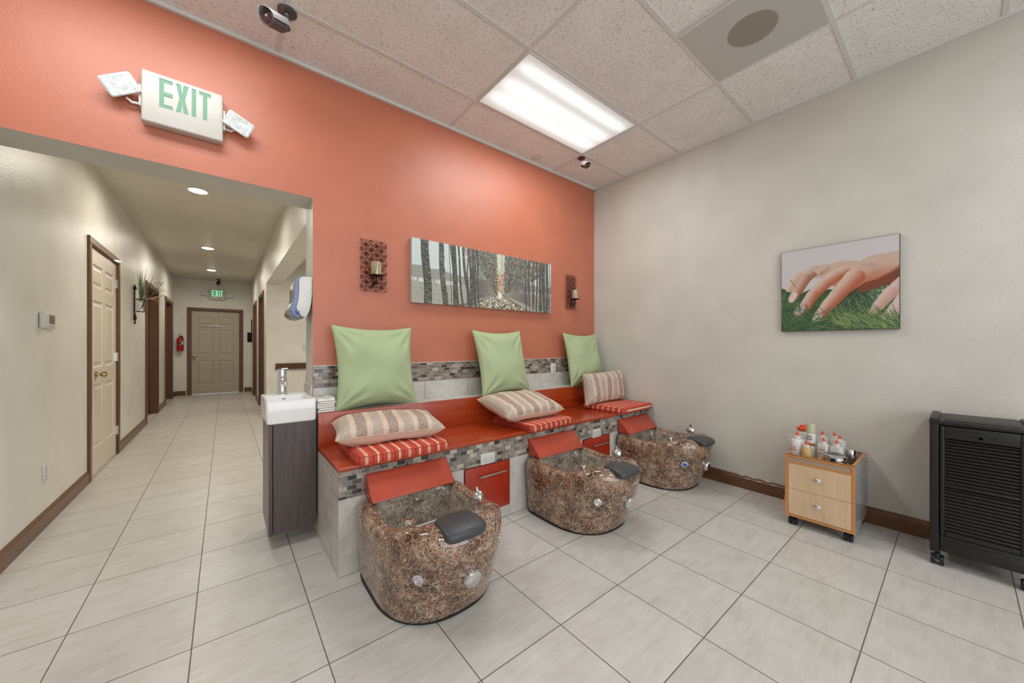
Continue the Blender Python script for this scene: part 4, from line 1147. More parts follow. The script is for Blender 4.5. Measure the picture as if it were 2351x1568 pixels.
# ------------------------------------------------------------------ painter for the two canvases
class Paint:
    def __init__(s, W, H, bg):
        s.W, s.H = W, H; s.im = np.zeros((H, W, 3)); s.im[:] = bg
        s.yy, s.xx = np.mgrid[0:H, 0:W]; s.X = (s.xx + 0.5) / W; s.Y = (s.yy + 0.5) / H; s.as_ = W / H
        s.rng = np.random.default_rng(5)
    def cap(s, x0, y0, x1, y1, w0, w1, c, c2=None, alpha=1.0, soft=0.0):
        # tapered stroke; coordinates 0..1 (v down); widths in units of height
        a = s.A
        X0, X1 = x0 * a, x1 * a
        pad = max(w0, w1) + soft
        i0 = max(0, int((min(X0, X1) - pad) / a * s.W)); i1 = min(s.W, int((max(X0, X1) + pad) / a * s.W) + 2)
        j0 = max(0, int((min(y0, y1) - pad) * s.H)); j1 = min(s.H, int((max(y0, y1) + pad) * s.H) + 2)
        if i1 <= i0 or j1 <= j0: return
        X = s.X[j0:j1, i0:i1] * a; Y = s.Y[j0:j1, i0:i1]
        dx, dy = X1 - X0, y1 - y0; L2 = dx * dx + dy * dy + 1e-12
        t = np.clip(((X - X0) * dx + (Y - y0) * dy) / L2, 0, 1)
        px, py = X - (X0 + t * dx), Y - (y0 + t * dy)
        d = np.sqrt(px * px + py * py); w = w0 + (w1 - w0) * t
        m = np.clip((w - d) / max(soft, 0.6 / s.H) + 0.5, 0, 1) * alpha
        col = np.array(c, float)
        if c2 is not None:
            L = math.sqrt(L2); side = (px * dy - py * dx) / L / np.maximum(w, 1e-6)
            k = np.clip(side * 0.55 + 0.45, 0, 1)[..., None]; k = k * k * (3 - 2 * k)
            colr = np.array(c) * (1 - k) + np.array(c2) * k
        else: colr = col
        s.im[j0:j1, i0:i1] = s.im[j0:j1, i0:i1] * (1 - m[..., None]) + colr * m[..., None]
    def path(s, pts, ws, c, c2=None, alpha=1.0, soft=0.0):
        for i in range(len(pts) - 1): s.cap(pts[i][0], pts[i][1], pts[i + 1][0], pts[i + 1][1], ws[i], ws[i + 1], c, c2, alpha, soft)
    def poly(s, pts, c, alpha=1.0):
        n = len(pts); ins = np.zeros((s.H, s.W), bool)
        for i in range(n):
            x0, y0 = pts[i]; x1, y1 = pts[(i + 1) % n]
            if y0 == y1: continue
            cond = ((s.Y > min(y0, y1)) & (s.Y <= max(y0, y1))); xi = x0 + (s.Y - y0) * (x1 - x0) / (y1 - y0)
            ins ^= cond & (s.X < xi)
        m = ins[..., None] * alpha
        s.im = s.im * (1 - m) + np.array(c, float) * m
        return ins
    def to_mesh(s, name, w_, h_, parent, y=-0.0402, edge=None):
        W, H = s.W, s.H
        xs = np.linspace(-w_ / 2, w_ / 2, W + 1); zs = np.linspace(h_ / 2, -h_ / 2, H + 1)
        co = np.zeros((H + 1, W + 1, 3)); co[..., 0] = xs[None]; co[..., 2] = zs[:, None]; co[..., 1] = y
        me = bpy.data.meshes.new(name)
        nv = (W + 1) * (H + 1); nf = W * H
        me.vertices.add(nv); me.vertices.foreach_set('co', co.ravel())
        i = np.arange(H)[:, None] * (W + 1) + np.arange(W)[None]
        f = np.stack([i, i + W + 1, i + W + 2, i + 1], -1).reshape(-1)
        me.loops.add(nf * 4); me.polygons.add(nf)
        me.loops.foreach_set('vertex_index', f.astype(np.int32)); me.polygons.foreach_set('loop_start', (np.arange(nf) * 4).astype(np.int32))
        try: me.polygons.foreach_set('loop_total', np.full(nf, 4, np.int32))
        except Exception: pass
        me.update()
        v = np.clip(s.im, 0, 255) / 255; v = np.where(v <= 0.04045, v / 12.92, ((v + 0.055) / 1.055) ** 2.4)
        a = me.color_attributes.new('paint', 'FLOAT_COLOR', 'CORNER')
        c = np.ones((nf, 4, 4), np.float32); c[:, :, :3] = v.reshape(nf, 1, 3); a.data.foreach_set('color', c.ravel())
        me.materials.append(M['art'])
        o = bpy.data.objects.new(name, me); scn.collection.objects.link(o); o.parent = parent
        return o

# birch avenue canvas on the orange wall
def birch_canvas():
    W_, H_ = 1.518, 0.506
    t = thing('canvas_painting', 'long canvas painting of a birch avenue in grey and rust on the orange wall', 'painting', (1.894, YW, 1.790))
    m = MB(); m.box(-W_ / 2, W_ / 2, -0.040, -0.001, -H_ / 2, H_ / 2); m.build('canvas_body', simple('canvas_edge', (176, 172, 162), 0.8), t, smooth=False)
    p = Paint(600, 200, (196, 204, 198)); p.A = 3.0; rg = p.rng
    p.poly([(0, .42), (.05, .41), (.09, .45), (.16, .43), (.22, .47), (.3, .5), (.7, .5), (.78, .47), (.9, .5), (1, .47), (1, .8), (0, .8)], (150, 146, 134))
    p.poly([(0, .64), (1, .64), (1, 1), (0, 1)], (166, 162, 148))
    for i in range(260):
        x = rg.random(); 
        if .28 < x < .72: continue
        p.cap(x, .615, x, .66, .010, .010, (206, 206, 202), alpha=.7)
    for i in range(500):
        x, y = rg.random(), .66 + .34 * rg.random(); c = 130 + 50 * rg.random(); p.cap(x, y, x + .01, y + .01 * rg.random(), .008, .008, (c, c * .98, c * .9), alpha=.6)
    # glowing centre
    for i in range(260):
        y = rg.random() * .72; x = .565 + (rg.random() - .5) * (.10 - .09 * y); c = rg.random()
        p.cap(x, y, x + .004, y + .02, .016, .012, (225 - 30 * c, 222 - 35 * c, 205 - 60 * c), alpha=.85)
    # receding trunks left and right of the avenue
    vp = (.563, .70)
    def tone(k): return (82 + k, 74 + k, 70 + k)
    for side, x0 in ((-1, .335), (1, .83)):
        for i in range(26):
            f = (i / 26) ** 0.75; x = x0 + (vp[0] - x0) * f
            w_ = .016 * (1 - f) ** 1.3 + .003; yb = .93 - (.93 - .72) * f ** .8; k = rg.random() * 26
            p.path([(x + .004 * math.sin(i), 0 + .0), (x - .003, .4), (x, yb)], [w_ * .8, w_ * .8, w_], tone(k), alpha=.95)
    p.poly([(.20, 1), (.36, .93), (.47, .82), (.556, .71), (.575, .71), (.66, .83), (.74, .93), (.80, 1)], (110, 104, 92))
    p.poly([(.30, 1), (.47, .86), (.558, .72), (.57, .72), (.66, .88), (.74, 1)], (150, 142, 126))
    # foliage masses
    def leaves(n, fn, pal, sz):
        for i in range(n):
            q = fn()
            if q is None: continue
            c = pal[int(rg.integers(len(pal)))]; a = rg.random() * 3
            p.cap(q[0], q[1], q[0] + .0035 * math.cos(a), q[1] + .02 * math.sin(a), sz, sz * .7, c, alpha=.9)
    pal = [(88, 96, 84), (104, 112, 98), (118, 124, 110), (72, 76, 68), (140, 92, 76), (120, 78, 66), (96, 104, 92), (134, 140, 124), (84, 88, 80)]
    def left():
        x = .36 + .19 * rg.random(); y = rg.random() * .75; lim = .02 + (x - .36) / .19 * .70 + .06
        return (x, y) if y < lim and x < .535 + .02 * y else None
    def right():
        x = .60 + .30 * rg.random() ** 1.2; y = rg.random() * .72; lim = .72 - (x - .59) / .31 * .42
        return (x, y) if y < lim and x > .605 - .03 * y else None
    leaves(1700, left, pal, .011); leaves(2600, right, pal, .011)
    leaves(160, lambda: (.30 + .08 * rg.random(), .25 * rg.random()), [(190, 186, 176), (140, 96, 84)], .009)
    leaves(200, lambda: (.545 + .05 * rg.random(), .35 + .35 * rg.random()), [(190, 160, 120), (200, 176, 140), (150, 100, 80)], .009)
    # leaf-strewn path
    for i in range(620):
        f = rg.random() ** .6; y = .74 + .27 * f; hw = .012 + .19 * (y - .72) / .28; x = .563 + (rg.random() - .5) * 2 * hw
        c = [(206, 198, 180), (176, 168, 148), (222, 214, 196), (128, 112, 92), (150, 150, 132), (184, 152, 126), (84, 78, 70)][int(rg.integers(7))]
        p.cap(x, y, x + .003, y, .004 + .020 * (y - .72) / .28, .004 + .014 * (y - .72) / .28, c, alpha=.9)
    for i in range(60):
        y = .70 + .1 * rg.random(); p.cap(.563 + (rg.random() - .5) * .03, y, .563, y + .02, .008, .008, (226, 226, 220), alpha=.8)
    # big near trunks
    for i in range(11):
        x = .21 + .16 * rg.random(); w_ = .006 + .010 * rg.random(); k = rg.random() * 20; p.path([(x, 0), (x + .01, .5), (x + .018, .96)], [w_, w_, w_ * 1.3], tone(k - 8), alpha=.9)
    for i in range(8):
        x = .82 + .15 * rg.random(); w_ = .006 + .008 * rg.random(); k = rg.random() * 20; p.path([(x, 0), (x - .003, .96)], [w_, w_ * 1.2], tone(k - 8), alpha=.9)
    T_ = [(.072, .090, .066, .068), (.163, .190, .044, .05), (.232, .262, .036, .046), (.268, .302, .014, .02), (.300, .345, .02, .034), (.345, .362, .026, .03), (.372, .392, .015, .02), (.392, .410, .016, .014),
          (.868, .868, .020, .024), (.905, .898, .026, .028), (.925, .930, .016, .022), (.955, .952, .008, .012), (.945, .942, .006, .008), (.965, .966, .028, .03), (.985, .990, .006, .010), (.80, .80, .008, .012), (.835, .833, .007, .009), (.77, .775, .014, .016)]
    for x0, x1, w0, w1 in T_:
        pts = [(x0 + (x1 - x0) * f + .004 * math.sin(f * 6 + x0 * 50), f * 1.02 - .01) for f in np.linspace(0, 1, 9)]
        k = rg.random() * 14
        p.path(pts, list(np.linspace(w0, w1, 9)), (74 + k, 74 + k, 68 + k))
        for i in range(int(26 + 1700 * w0 * 1.2)):
            f = rg.random(); w_ = w0 + (w1 - w0) * f; x = x0 + (x1 - x0) * f + .004 * math.sin(f * 6 + x0 * 50) + (rg.random() - .5) * w_ * 1.3 / 3 * 1.0
            c = [(112, 116, 98), (132, 140, 112), (52, 54, 50), (92, 98, 84), (44, 44, 42), (104, 96, 92), (84, 66, 66)][int(rg.integers(7))]
            p.cap(x, f, x + .010 * min(1, w_ / .05), f + .008, .008, .007, c, alpha=.75)
    p.to_mesh('painted_face', W_, H_, t)
birch_canvas()

# hand on grass canvas on the cream wall
def hand_canvas():
    W_, H_ = 0.627, 0.612
    t = thing('canvas_photo', 'square canvas photo print of a hand resting on green grass, on the cream wall', 'picture', (XR, 0.552, 1.614), -PI / 2)
    m = MB(); m.box(-W_ / 2, W_ / 2, -0.030, -0.001, -H_ / 2, H_ / 2); m.build('canvas_body', simple('dark_canvas_edge', (44, 34, 30), 0.6), t, smooth=False)
    p = Paint(300, 290, (196, 190, 190)); p.A = 1.03; rg = p.rng
    def q(x, y):
        u = (x - 190) / 1420; top = 410 - 230 * u; bot = 1365 - 25 * u
        return (u, (y - top) / (bot - top))
    Q = lambda *L: [q(*a) for a in L]
    # out-of-focus grass bed
    p.poly(Q((150, 830), (250, 860), (330, 900), (480, 900), (560, 860), (900, 850), (1100, 900), (1350, 720), (1650, 600), (1650, 1400), (150, 1400)), (44, 62, 36))
    for i in range(200):
        x, y = 150 + 1500 * rg.random(), 880 + 480 * rg.random(); u, v = q(x, y); g = rg.random()
        p.cap(u, v, u + .04, v + .02, .03, .03, (40 + 30 * g, 70 + 40 * g, 36 + 14 * g), alpha=.5, soft=.02)
    p.poly(Q((900, 870), (1150, 800), (1350, 760), (1300, 900), (1150, 1030), (950, 1080), (850, 1060)), (46, 36, 30), .9)
    for i in range(60):
        x, y = 1280 + 330 * rg.random(), 740 + 240 * rg.random(); u, v = q(x, y)
        if v < q(x, 1500 - .6 * x)[1]: continue
        p.cap(u, v, u, v, .014, .014, (214, 212, 214), alpha=.5, soft=.012)
    def grass(n, ylo, yhi, xlo=150, xhi=1650, pal=None, L=.16, wd=.0035, lean=None):
        for i in range(n):
            x = xlo + (xhi - xlo) * rg.random(); y = ylo + (yhi - ylo) * rg.random(); u, v = q(x, y)
            a = (lean if lean is not None else -PI / 2 + 1.1 * math.sin(u * 5)) + (rg.random() - .5) * 1.1
            c = pal[int(rg.integers(len(pal)))]; l = L * (.5 + rg.random())
            u1, v1 = u + math.cos(a) * l * .5, v + math.sin(a) * l * .5; u2, v2 = u1 + math.cos(a + .25) * l * .5, v1 + math.sin(a + .25) * l * .5
            p.path([(u, v), (u1, v1), (u2, v2)], [wd, wd * .8, wd * .3], c, alpha=.9)
    P1 = [(46, 78, 46), (62, 98, 54), (34, 62, 40), (84, 118, 72), (54, 90, 64), (40, 70, 46), (110, 130, 92)]
    P2 = [(112, 130, 70), (134, 148, 86), (80, 112, 62), (58, 94, 58), (150, 156, 100)]
    grass(150, 980, 1100, 170, 520, P1, .12); grass(260, 1000, 1360, 850, 1650, P1, .14); grass(90, 830, 1000, 1250, 1650, P1, .12)
    # far (little) finger to thumb: skin
    L1, D1 = (196, 166, 148), (150, 92, 68); LT = (204, 178, 162); OR = (166, 84, 52)
    th = Q((1180, 800), (1300, 770), (1400, 740), (1460, 660)); p.path(th, [.03, .045, .05, .05], (140, 64, 34), (110, 44, 26), soft=.02)
    p.path(Q((520, 650), (420, 690), (350, 770), (300, 850)), [.040, .044, .042, .038], (208, 184, 168), (190, 150, 128), soft=.012)
    p.path(Q((820, 590), (650, 620), (520, 720), (430, 850), (345, 965)), [.052, .054, .056, .054, .044], L1, D1, soft=.012)
    # back of the hand and wrist
    hb = Q((600, 590), (700, 570), (800, 550), (900, 520), (1000, 497), (1100, 500), (1190, 505), (1270, 460), (1360, 430), (1450, 415), (1660, 370), (1660, 560), (1560, 640), (1470, 720), (1380, 745), (1250, 770), (1160, 830), (1090, 880), (960, 860), (860, 800), (740, 720))
    hm = p.poly(hb, L1)
    keep = p.im.copy()
    for i in range(900):
        x, y = 620 + 1000 * rg.random(), 400 + 440 * rg.random(); u, v = q(x, y)
        jx, jy = int(u * p.W), int(v * p.H)
        if not (0 <= jx < p.W and 0 <= jy < p.H): continue
        if abs(p.im[jy, jx, 0] - p.im[jy, jx, 2]) < 25 or p.im[jy, jx, 0] < 110: continue
        sh = 0.85 * sm(0, 1, ((y - 600) / 220) + (x - 1150) / 900); c = [L1[k] * (1 - sh) + OR[k] * sh for k in range(3)]
        p.cap(u, v, u, v, .05, .05, c, alpha=.16, soft=.05)
    for a_, b_ in (((1240, 560), (1330, 560)), ((1320, 540), (1400, 590)), ((860, 640), (930, 640))):
        p.cap(*q(*a_), *q(*b_), .020, .02, (166, 128, 116), alpha=.3, soft=.05)
    p.im = np.where(hm[..., None], p.im, keep)
    for pts_, w_ in (((( 1000, 600), (900, 680), (850, 760)), .020), (((820, 590), (740, 650), (680, 700)), .018)):
        p.path(Q(*pts_), [w_, w_ * .9, w_ * .7], (150, 96, 76), alpha=.35, soft=.03)
    p.path(Q((1640, 640), (1500, 730), (1340, 800), (1200, 860)), [.06, .05, .045, .03], (120, 56, 32), alpha=.85, soft=.03)
    p.path(Q((990, 640), (880, 700), (760, 790), (620, 920), (520, 1060), (430, 1140)), [.066, .066, .064, .062, .060, .052], LT, OR, soft=.012)
    p.path(Q((1130, 700), (1050, 790), (930, 920), (830, 1030), (740, 1140), (690, 1195)), [.090, .080, .072, .066, .060, .050], LT, OR, soft=.012)
    for (x, y, x1, y1) in ((330, 985, 375, 915), (430, 1140, 490, 1085), (650, 1225, 700, 1190)):
        p.cap(*q(x, y), *q(x1, y1), .030, .030, (208, 190, 182), soft=.012)
    for k in range(26):
        x = 740 + 220 * (k % 13) / 13; y = (760 if k < 13 else 840) + (rg.random() - .5) * 60; u, v = q(x + (0 if k < 13 else 60), y)
        p.cap(u, v, u + .03, v - .008, .0016, .0016, (170, 128, 110), alpha=.5)
    # second hand entering bottom right
    p.path(Q((1680, 760), (1520, 900), (1400, 1050), (1345, 1135)), [.075, .060, .050, .040], (206, 178, 168), (186, 140, 124), soft=.012)
    p.path(Q((1700, 950), (1600, 1080), (1500, 1190)), [.08, .068, .052], (204, 182, 176), (188, 150, 138), soft=.012)
    # crisp grass in front
    grass(420, 1230, 1400, 150, 1650, P1, .17); grass(160, 1170, 1340, 900, 1650, P2, .16, .0032, -2.5); grass(70, 1080, 1250, 180, 700, P1, .13, .003, -2.2)
    for (x, y, x1, y1) in ((640, 1060, 780, 1340), (690, 1060, 860, 1200), (820, 1180, 1000, 1070), (780, 1150, 860, 1110), (320, 740, 400, 830), (1350, 1180, 1450, 1110)):
        p.cap(*q(x, y), *q(x1, y1), .0035, .002, (72, 84, 48))
    p.to_mesh('printed_face', W_ - 0.004, H_ - 0.004, t, y=-0.0304)
hand_canvas()

# ------------------------------------------------------------------ thermostat, fire extinguisher, notices, wall vase, far sconce, rail
t = thing('thermostat', 'white thermostat with a hinged cover and dark display on the hallway wall', 'thermostat', (XL, 3.83, 1.366), PI / 2)
MB().box(-0.048, 0.110, -0.012, -0.0005, -0.055, 0.050, 0.003).build('wall_plate', M['white_gloss'], t)
MB().box(-0.142, -0.050, -0.026, -0.001, -0.052, 0.052, 0.009, 3).build('cover', M['white_gloss'], t)
MB().box(-0.030, 0.094, -0.0132, -0.0118, -0.018, 0.040, 0.0004).build('display', M['thermo_dark'], t)
m = MB()
for dz in (0.030, 0.012, -0.006): m.lathe([(0.006, -0.013), (0.006, -0.017), (0.002, -0.018)], (0.078, 0, dz), 'y', 14)
m.build('contact_buttons', M['chrome'], t)
m = MB(); m.text('4:30', 0.0, T(0, 0, 0)) if False else m.box(0.02, 0.06, -0.0142, -0.0118, -0.043, -0.030, 0.0008); m.build('slider', M['ivory'], t)

t = thing('fire_extinguisher', 'red fire extinguisher hanging at the far left corner of the hallway', 'fire extinguisher', (-0.817, YE - 0.075, 1.07))
MB().lathe([(0.050, 0.0), (0.060, 0.006), (0.0625, 0.02), (0.0625, 0.27), (0.056, 0.305), (0.035, 0.325), (0.020, 0.333), (0.020, 0.345)], n=32).build('cylinder', M['ext_red'], t)
m = MB(); m.tube([(0, 0, 0.34), (0, 0, 0.37)], 0.013, 12); m.box(-0.012, 0.012, -0.055, 0.02, 0.365, 0.378, 0.003); m.build('valve', M['steel'], t)
m = MB(); m.box(-0.011, 0.011, -0.085, 0.01, 0.392, 0.402, 0.003); m.tube([(0, 0.008, 0.37), (0, 0.008, 0.40)], 0.006, 8); m.build('carry_handle', M['black'], t)
m = MB(); m.tube([(0.01, -0.02, 0.36), (0.045, -0.035, 0.34), (0.045, -0.055, 0.28), (0.012, -0.073, 0.20), (-0.010, -0.075, 0.13)], 0.008, 10); m.build('hose', M['black'], t)
MB().lathe([(0.0645, 0.135), (0.0645, 0.147)], n=32, cap=False).build('strap', M['steel'], t)
m = MB(); m.rings([[(0.0632 * math.sin(a), -0.0632 * math.cos(a), z) for a in np.linspace(R(5), R(65), 10)] + [(0.0640 * math.sin(a), -0.0640 * math.cos(a), z) for a in np.linspace(R(65), R(5), 10)] for z in (0.155, 0.25)]); m.build('instruction_label', M['ivory'], t)
MB().box(-0.03, 0.03, 0.060, 0.0745, 0.05, 0.36).build('wall_bracket', M['black'], t)

for i, (x, w_, txt) in enumerate(((-0.393, 0.138, 'Restroom'), (-0.162, 0.215, 'Employees Only'))):
    t = thing('door_notice', ('small faded notice strip on the left of the far door' if i == 0 else 'white notice strip with a dark dot on the right of the far door'), 'sign', (x, YE - 0.001, 1.683))
    MB().box(-w_ / 2, w_ / 2, -0.003, -0.0005, -0.018 if i == 0 else -0.021, 0.018 if i == 0 else 0.021).build('strip', M['white_gloss'] if i else M['cream'], t, smooth=False)
    m = MB(); m.text(txt, 0.024, T(-0.004 if i == 0 else -0.022, -0.0032, 0.0), squeeze=0.95); m.build('lettering', M['text_dark'], t, smooth=False)
    if i: MB().lathe([(0.010, -0.0030), (0.010, -0.0036)], (0.088, 0, 0), 'y', 20).build('dot', M['text_dark'], t)

t = thing('wall_vase', 'iron wall bracket holding a glass vase of artificial grass past the cream door', 'wall vase', (XL, 6.765, 1.48))
m = MB(); m.box(0.004, 0.018, -0.011, 0.011, 0.0 + 0.13, 0.46, 0.003); m.lathe([(0.006, 0.0), (0.010, 0.02), (0.005, 0.04), (0.016, 0.07), (0.018, 0.09), (0.010, 0.11), (0.013, 0.13)], (0.014, 0, 0), n=14)
m.lathe([(0.012, 0.45), (0.020, 0.47), (0.012, 0.49), (0.004, 0.52)], (0.014, 0, 0), n=14); m.build('iron_bracket', M['iron'], t)
m = MB()
for z in (0.166, 0.326):
    m.tube([(0.068 + 0.046 * math.cos(a), 0.046 * math.sin(a), z) for a in [2 * PI * k / 24 for k in range(24)]], 0.004, 6, closed=True)
m.tube([(0.018, 0, 0.326), (0.024, 0, 0.326)], 0.004, 6); m.build('vase_rings', M['iron'], t)
MB().lathe([(0.036, 0.166), (0.040, 0.170), (0.040, 0.335), (0.043, 0.350), (0.0415, 0.350), (0.0385, 0.335), (0.0385, 0.173), (0.002, 0.173)], (0.068, 0, 0), n=28, cap=False).build('glass_vase', M['glass'], t)
grass_m = simple('artificial_grass_green', (112, 132, 86), 0.6, var=0.2, sc=30); grass_d = simple('artificial_grass_dark', (84, 92, 62), 0.6, var=0.2, sc=30); tw = simple('dried_twig', (122, 92, 74), 0.7, var=0.15, sc=80); twp = simple('pale_seed_head', (186, 158, 130), 0.7, var=0.15, sc=80)
rv = random.Random(11)
def blade(mb, ox, oy, oz, dx, dy, h, w_, curl):
    pts = []
    for k in range(9):
        f = k / 8; pts.append(Vector((ox + dx * f ** (1 + curl), oy + dy * f ** (1 + curl), oz + h * f - curl * h * 0.25 * f * f)))
    s_ = Vector((dy, -dx, 0)); s_ = s_.normalized() if s_.length > 1e-5 else Vector((0, 1, 0))
    L = [mb.b.verts.new(p + s_ * w_ * (1 - f / 8) * .5 + Vector((0, 0, 0))) for f, p in enumerate(pts)]; R2 = [mb.b.verts.new(p - s_ * w_ * (1 - f / 8) * .5) for f, p in enumerate(pts)]
    for k in range(8): mb.b.faces.new((L[k], L[k + 1], R2[k + 1], R2[k]))
for nm, mt, n_ in (('grass_blades', grass_m, 46), ('dark_grass_blades', grass_d, 34)):
    m = MB()
    for k in range(n_):
        a = rv.uniform(-PI * 0.62, PI * 0.62); r = rv.uniform(0.01, 0.14) if nm == 'grass_blades' else rv.uniform(0.04, 0.26)
        blade(m, 0.068 + 0.01 * math.cos(a), 0.01 * math.sin(a), 0.30, r * math.cos(a) * 0.8, r * math.sin(a), rv.uniform(0.22, 0.52) if nm == 'grass_blades' else rv.uniform(0.15, 0.42), rv.uniform(0.006, 0.014) if nm == 'grass_blades' else rv.uniform(0.002, 0.004), rv.uniform(0.0, 0.5))
    o = m.build(nm, mt, t, smooth=False); o['kind'] = 'stuff'
m = MB()
for k in range(9):
    a = rv.uniform(-0.4, 1.0); r = rv.uniform(0.10, 0.30)
    m.tube([(0.068, 0, 0.20), (0.068 + r * .3 * math.cos(a), r * .3 * math.sin(a), 0.36), (0.068 + r * .7 * math.cos(a), r * .6 * math.sin(a), 0.45 + rv.uniform(0, .14)), (0.068 + r * math.cos(a), r * math.sin(a), 0.50 + rv.uniform(-.08, .2))], [0.002, 0.0025, 0.0028, 0.001], 6)
m.build('twigs', tw, t)
m = MB()
for k in range(7):
    a = -0.3 + 0.15 * k; m.tube([(0.10, 0, 0.33), (0.16 + .02 * k, .02 * k, 0.345 + .012 * k), (0.20 + .010 * k, .02 * k, 0.33 - .010 * k)], [0.006, 0.005, 0.002], 6)
m.build('pale_seed_heads', twp, t)

t = thing('candle_sconce', 'small dark wooden sconce on the right wall of the hallway near the far door', 'wall sconce', (XQ, 11.25, 1.40), -PI / 2)
m = MB(); m.prism([(-0.07, 0.13), (0.07, 0.13), (0.0, -0.12)], -0.10, -0.001, 'xz', 0.004); m.build('bracket_shelf', M['iron'], t)
m = MB(); m.box(-0.022, 0.022, -0.022, -0.002, 0.14, 0.46, 0.003); m.build('back_plate', M['iron'], t)
t = thing('chair_rail', 'dark brown wooden rail on the side room wall behind the sink', 'wall rail', (0.68, Y2, 0.845))
m = MB(); m.box(0.0, 2.6, -0.03, -0.0005, -0.04, 0.048, 0.004); m.build('rail_board', M['trimdark'], t, smooth=False)
m = MB(); m.box(-0.004, 2.6, -0.045, -0.0005, -0.056, -0.041, 0.004); m.build('lower_lip', M['trimdark'], t, smooth=False)
t = thing('tissue_stand', 'grey metal box on a thin dark stand partly hidden behind the wall end', 'stand', (0.62, 3.6, 0))
m = MB(); m.lathe([(0.11, 0), (0.11, 0.010), (0.012, 0.02), (0.010, 0.86)], n=20); m.build('stand_pole', M['black'], t)
m = MB(); m.box(-0.055, 0.075, -0.05, 0.05, 0.862, 0.935, 0.004); m.build('metal_box', M['steel'], t)
m = MB(); m.lathe([(0.010, 0.936), (0.022, 0.946), (0.012, 0.962), (0.001, 0.970)], (0.01, 0, 0), n=10); m.build('crystal_knob', M['glass'], t)

# ------------------------------------------------------------------ bottle cart
CX, CY0, CY1, CZ0, CZ1, CD = 2.950, 0.390, 0.735, 0.062, 0.474, 0.440
cart = thing('drawer_cart', 'small beech two-drawer cart on casters, crowded with bottles, by the cream wall', 'cart', (CX, (CY0 + CY1) / 2, 0), -PI / 2)
hw = (CY1 - CY0) / 2; ed = 0.017
m = MB()
for sg in (-1, 1): m.box(min(sg * hw, sg * (hw - ed)), max(sg * hw, sg * (hw - ed)), 0.004, CD, CZ0, CZ1 - 0.003)
m.box(-hw + ed, hw - ed, CD - 0.012, CD, CZ0, CZ1 - 0.003); m.box(-hw + ed, hw - ed, 0.004, CD - 0.012, CZ0, CZ0 + 0.016)
m.build('carcass', M['cart_side'], cart, smooth=False)
m = MB()
for sg in (-1, 1): m.box(min(sg * hw, sg * (hw - ed)) - 0.0005, max(sg * hw, sg * (hw - ed)) + 0.0005, 0.0, 0.004, CZ0, CZ1, 0.0008, 1)
m.box(-hw + ed, hw - ed, 0.0, 0.004, CZ0, CZ0 + 0.016); m.box(-hw + ed, hw - ed, 0.0, 0.004, CZ1 - 0.016, CZ1); m.box(-hw + ed, hw - ed, 0.0, 0.004, CZ1 - 0.058, CZ1 - 0.046)
for sg in (-1, 1): m.box(min(sg * hw, sg * (hw - ed)), max(sg * hw, sg * (hw - ed)), 0.0, CD, CZ1 - 0.003, CZ1 + 0.0005)
m.box(-hw, hw, 0.0, 0.016, CZ1 - 0.003, CZ1 + 0.0008); m.box(-hw, hw, CD - 0.016, CD, CZ1 - 0.003, CZ1 + 0.0008); m.box(-0.008, 0.008, 0.016, CD - 0.016, CZ1 - 0.045, CZ1 - 0.004)
m.build('edge_banding', M['beech_edge'], cart, smooth=False)
m = MB(); m.box(-hw + ed, hw - ed, 0.004, 0.014, CZ1 - 0.046, CZ1 - 0.016); m.build('front_rail', M['cart_rail'], cart, smooth=False)
m = MB(); m.box(-hw + ed, hw - ed, 0.015, CD - 0.012, CZ1 - 0.065, CZ1 - 0.058); m.build('tray_floor', M['cart_in'], cart, smooth=False)
zmid = 0.247
for za, zb in ((CZ0 + 0.018, zmid - 0.001), (zmid + 0.001, CZ1 - 0.060)):
    dr = MB().box(-hw + ed + 0.0015, hw - ed - 0.0015, -0.001, 0.014, za, zb, 0.001, 1).build('drawer_front', M['beech'], cart, smooth=False)
    k = MB(); k.lathe([(0.006, -0.001), (0.005, -0.014), (0.0135, -0.018), (0.0145, -0.023), (0.009, -0.027), (0.001, -0.028)], (0, 0, (za + zb) / 2 + 0.01), 'y', 24); k.build('drawer_knob', M['chrome'], dr)
m = MB(); m.prism([(-hw - 0.0005, 0.20), (-hw - 0.002, 0.16), (-hw - 0.016, 0.105), (-hw - 0.019, 0.104), (-hw - 0.004, 0.165)], -0.002, 0.010, 'xz'); m.build('peeling_edge_strip', M['beech_edge'], cart, smooth=False)
def caster(parent, x, y, r=0.024, mat=None):
    m = MB(); m.tube([(x, y, 0.060), (x, y, 0.045)], 0.007, 8)
    for dx in (-0.014, 0.014): m.lathe([(0.002, dx - 0.008), (r * 0.8, dx - 0.008), (r, dx - 0.004), (r, dx + 0.004), (r * 0.8, dx + 0.008), (0.002, dx + 0.008)], (x, y, r + 0.0005), 'x', 22)
    m.box(x - 0.006, x + 0.006, y - 0.016, y + 0.016, 0.02, 0.052, 0.003); m.tube([(x - 0.018, y, r), (x + 0.018, y, r)], 0.004, 8)
    return m.build('caster', mat or M['black'], parent)
for x in (-hw + 0.035, hw - 0.035):
    for y in (0.035, CD - 0.04): caster(cart, x, y)

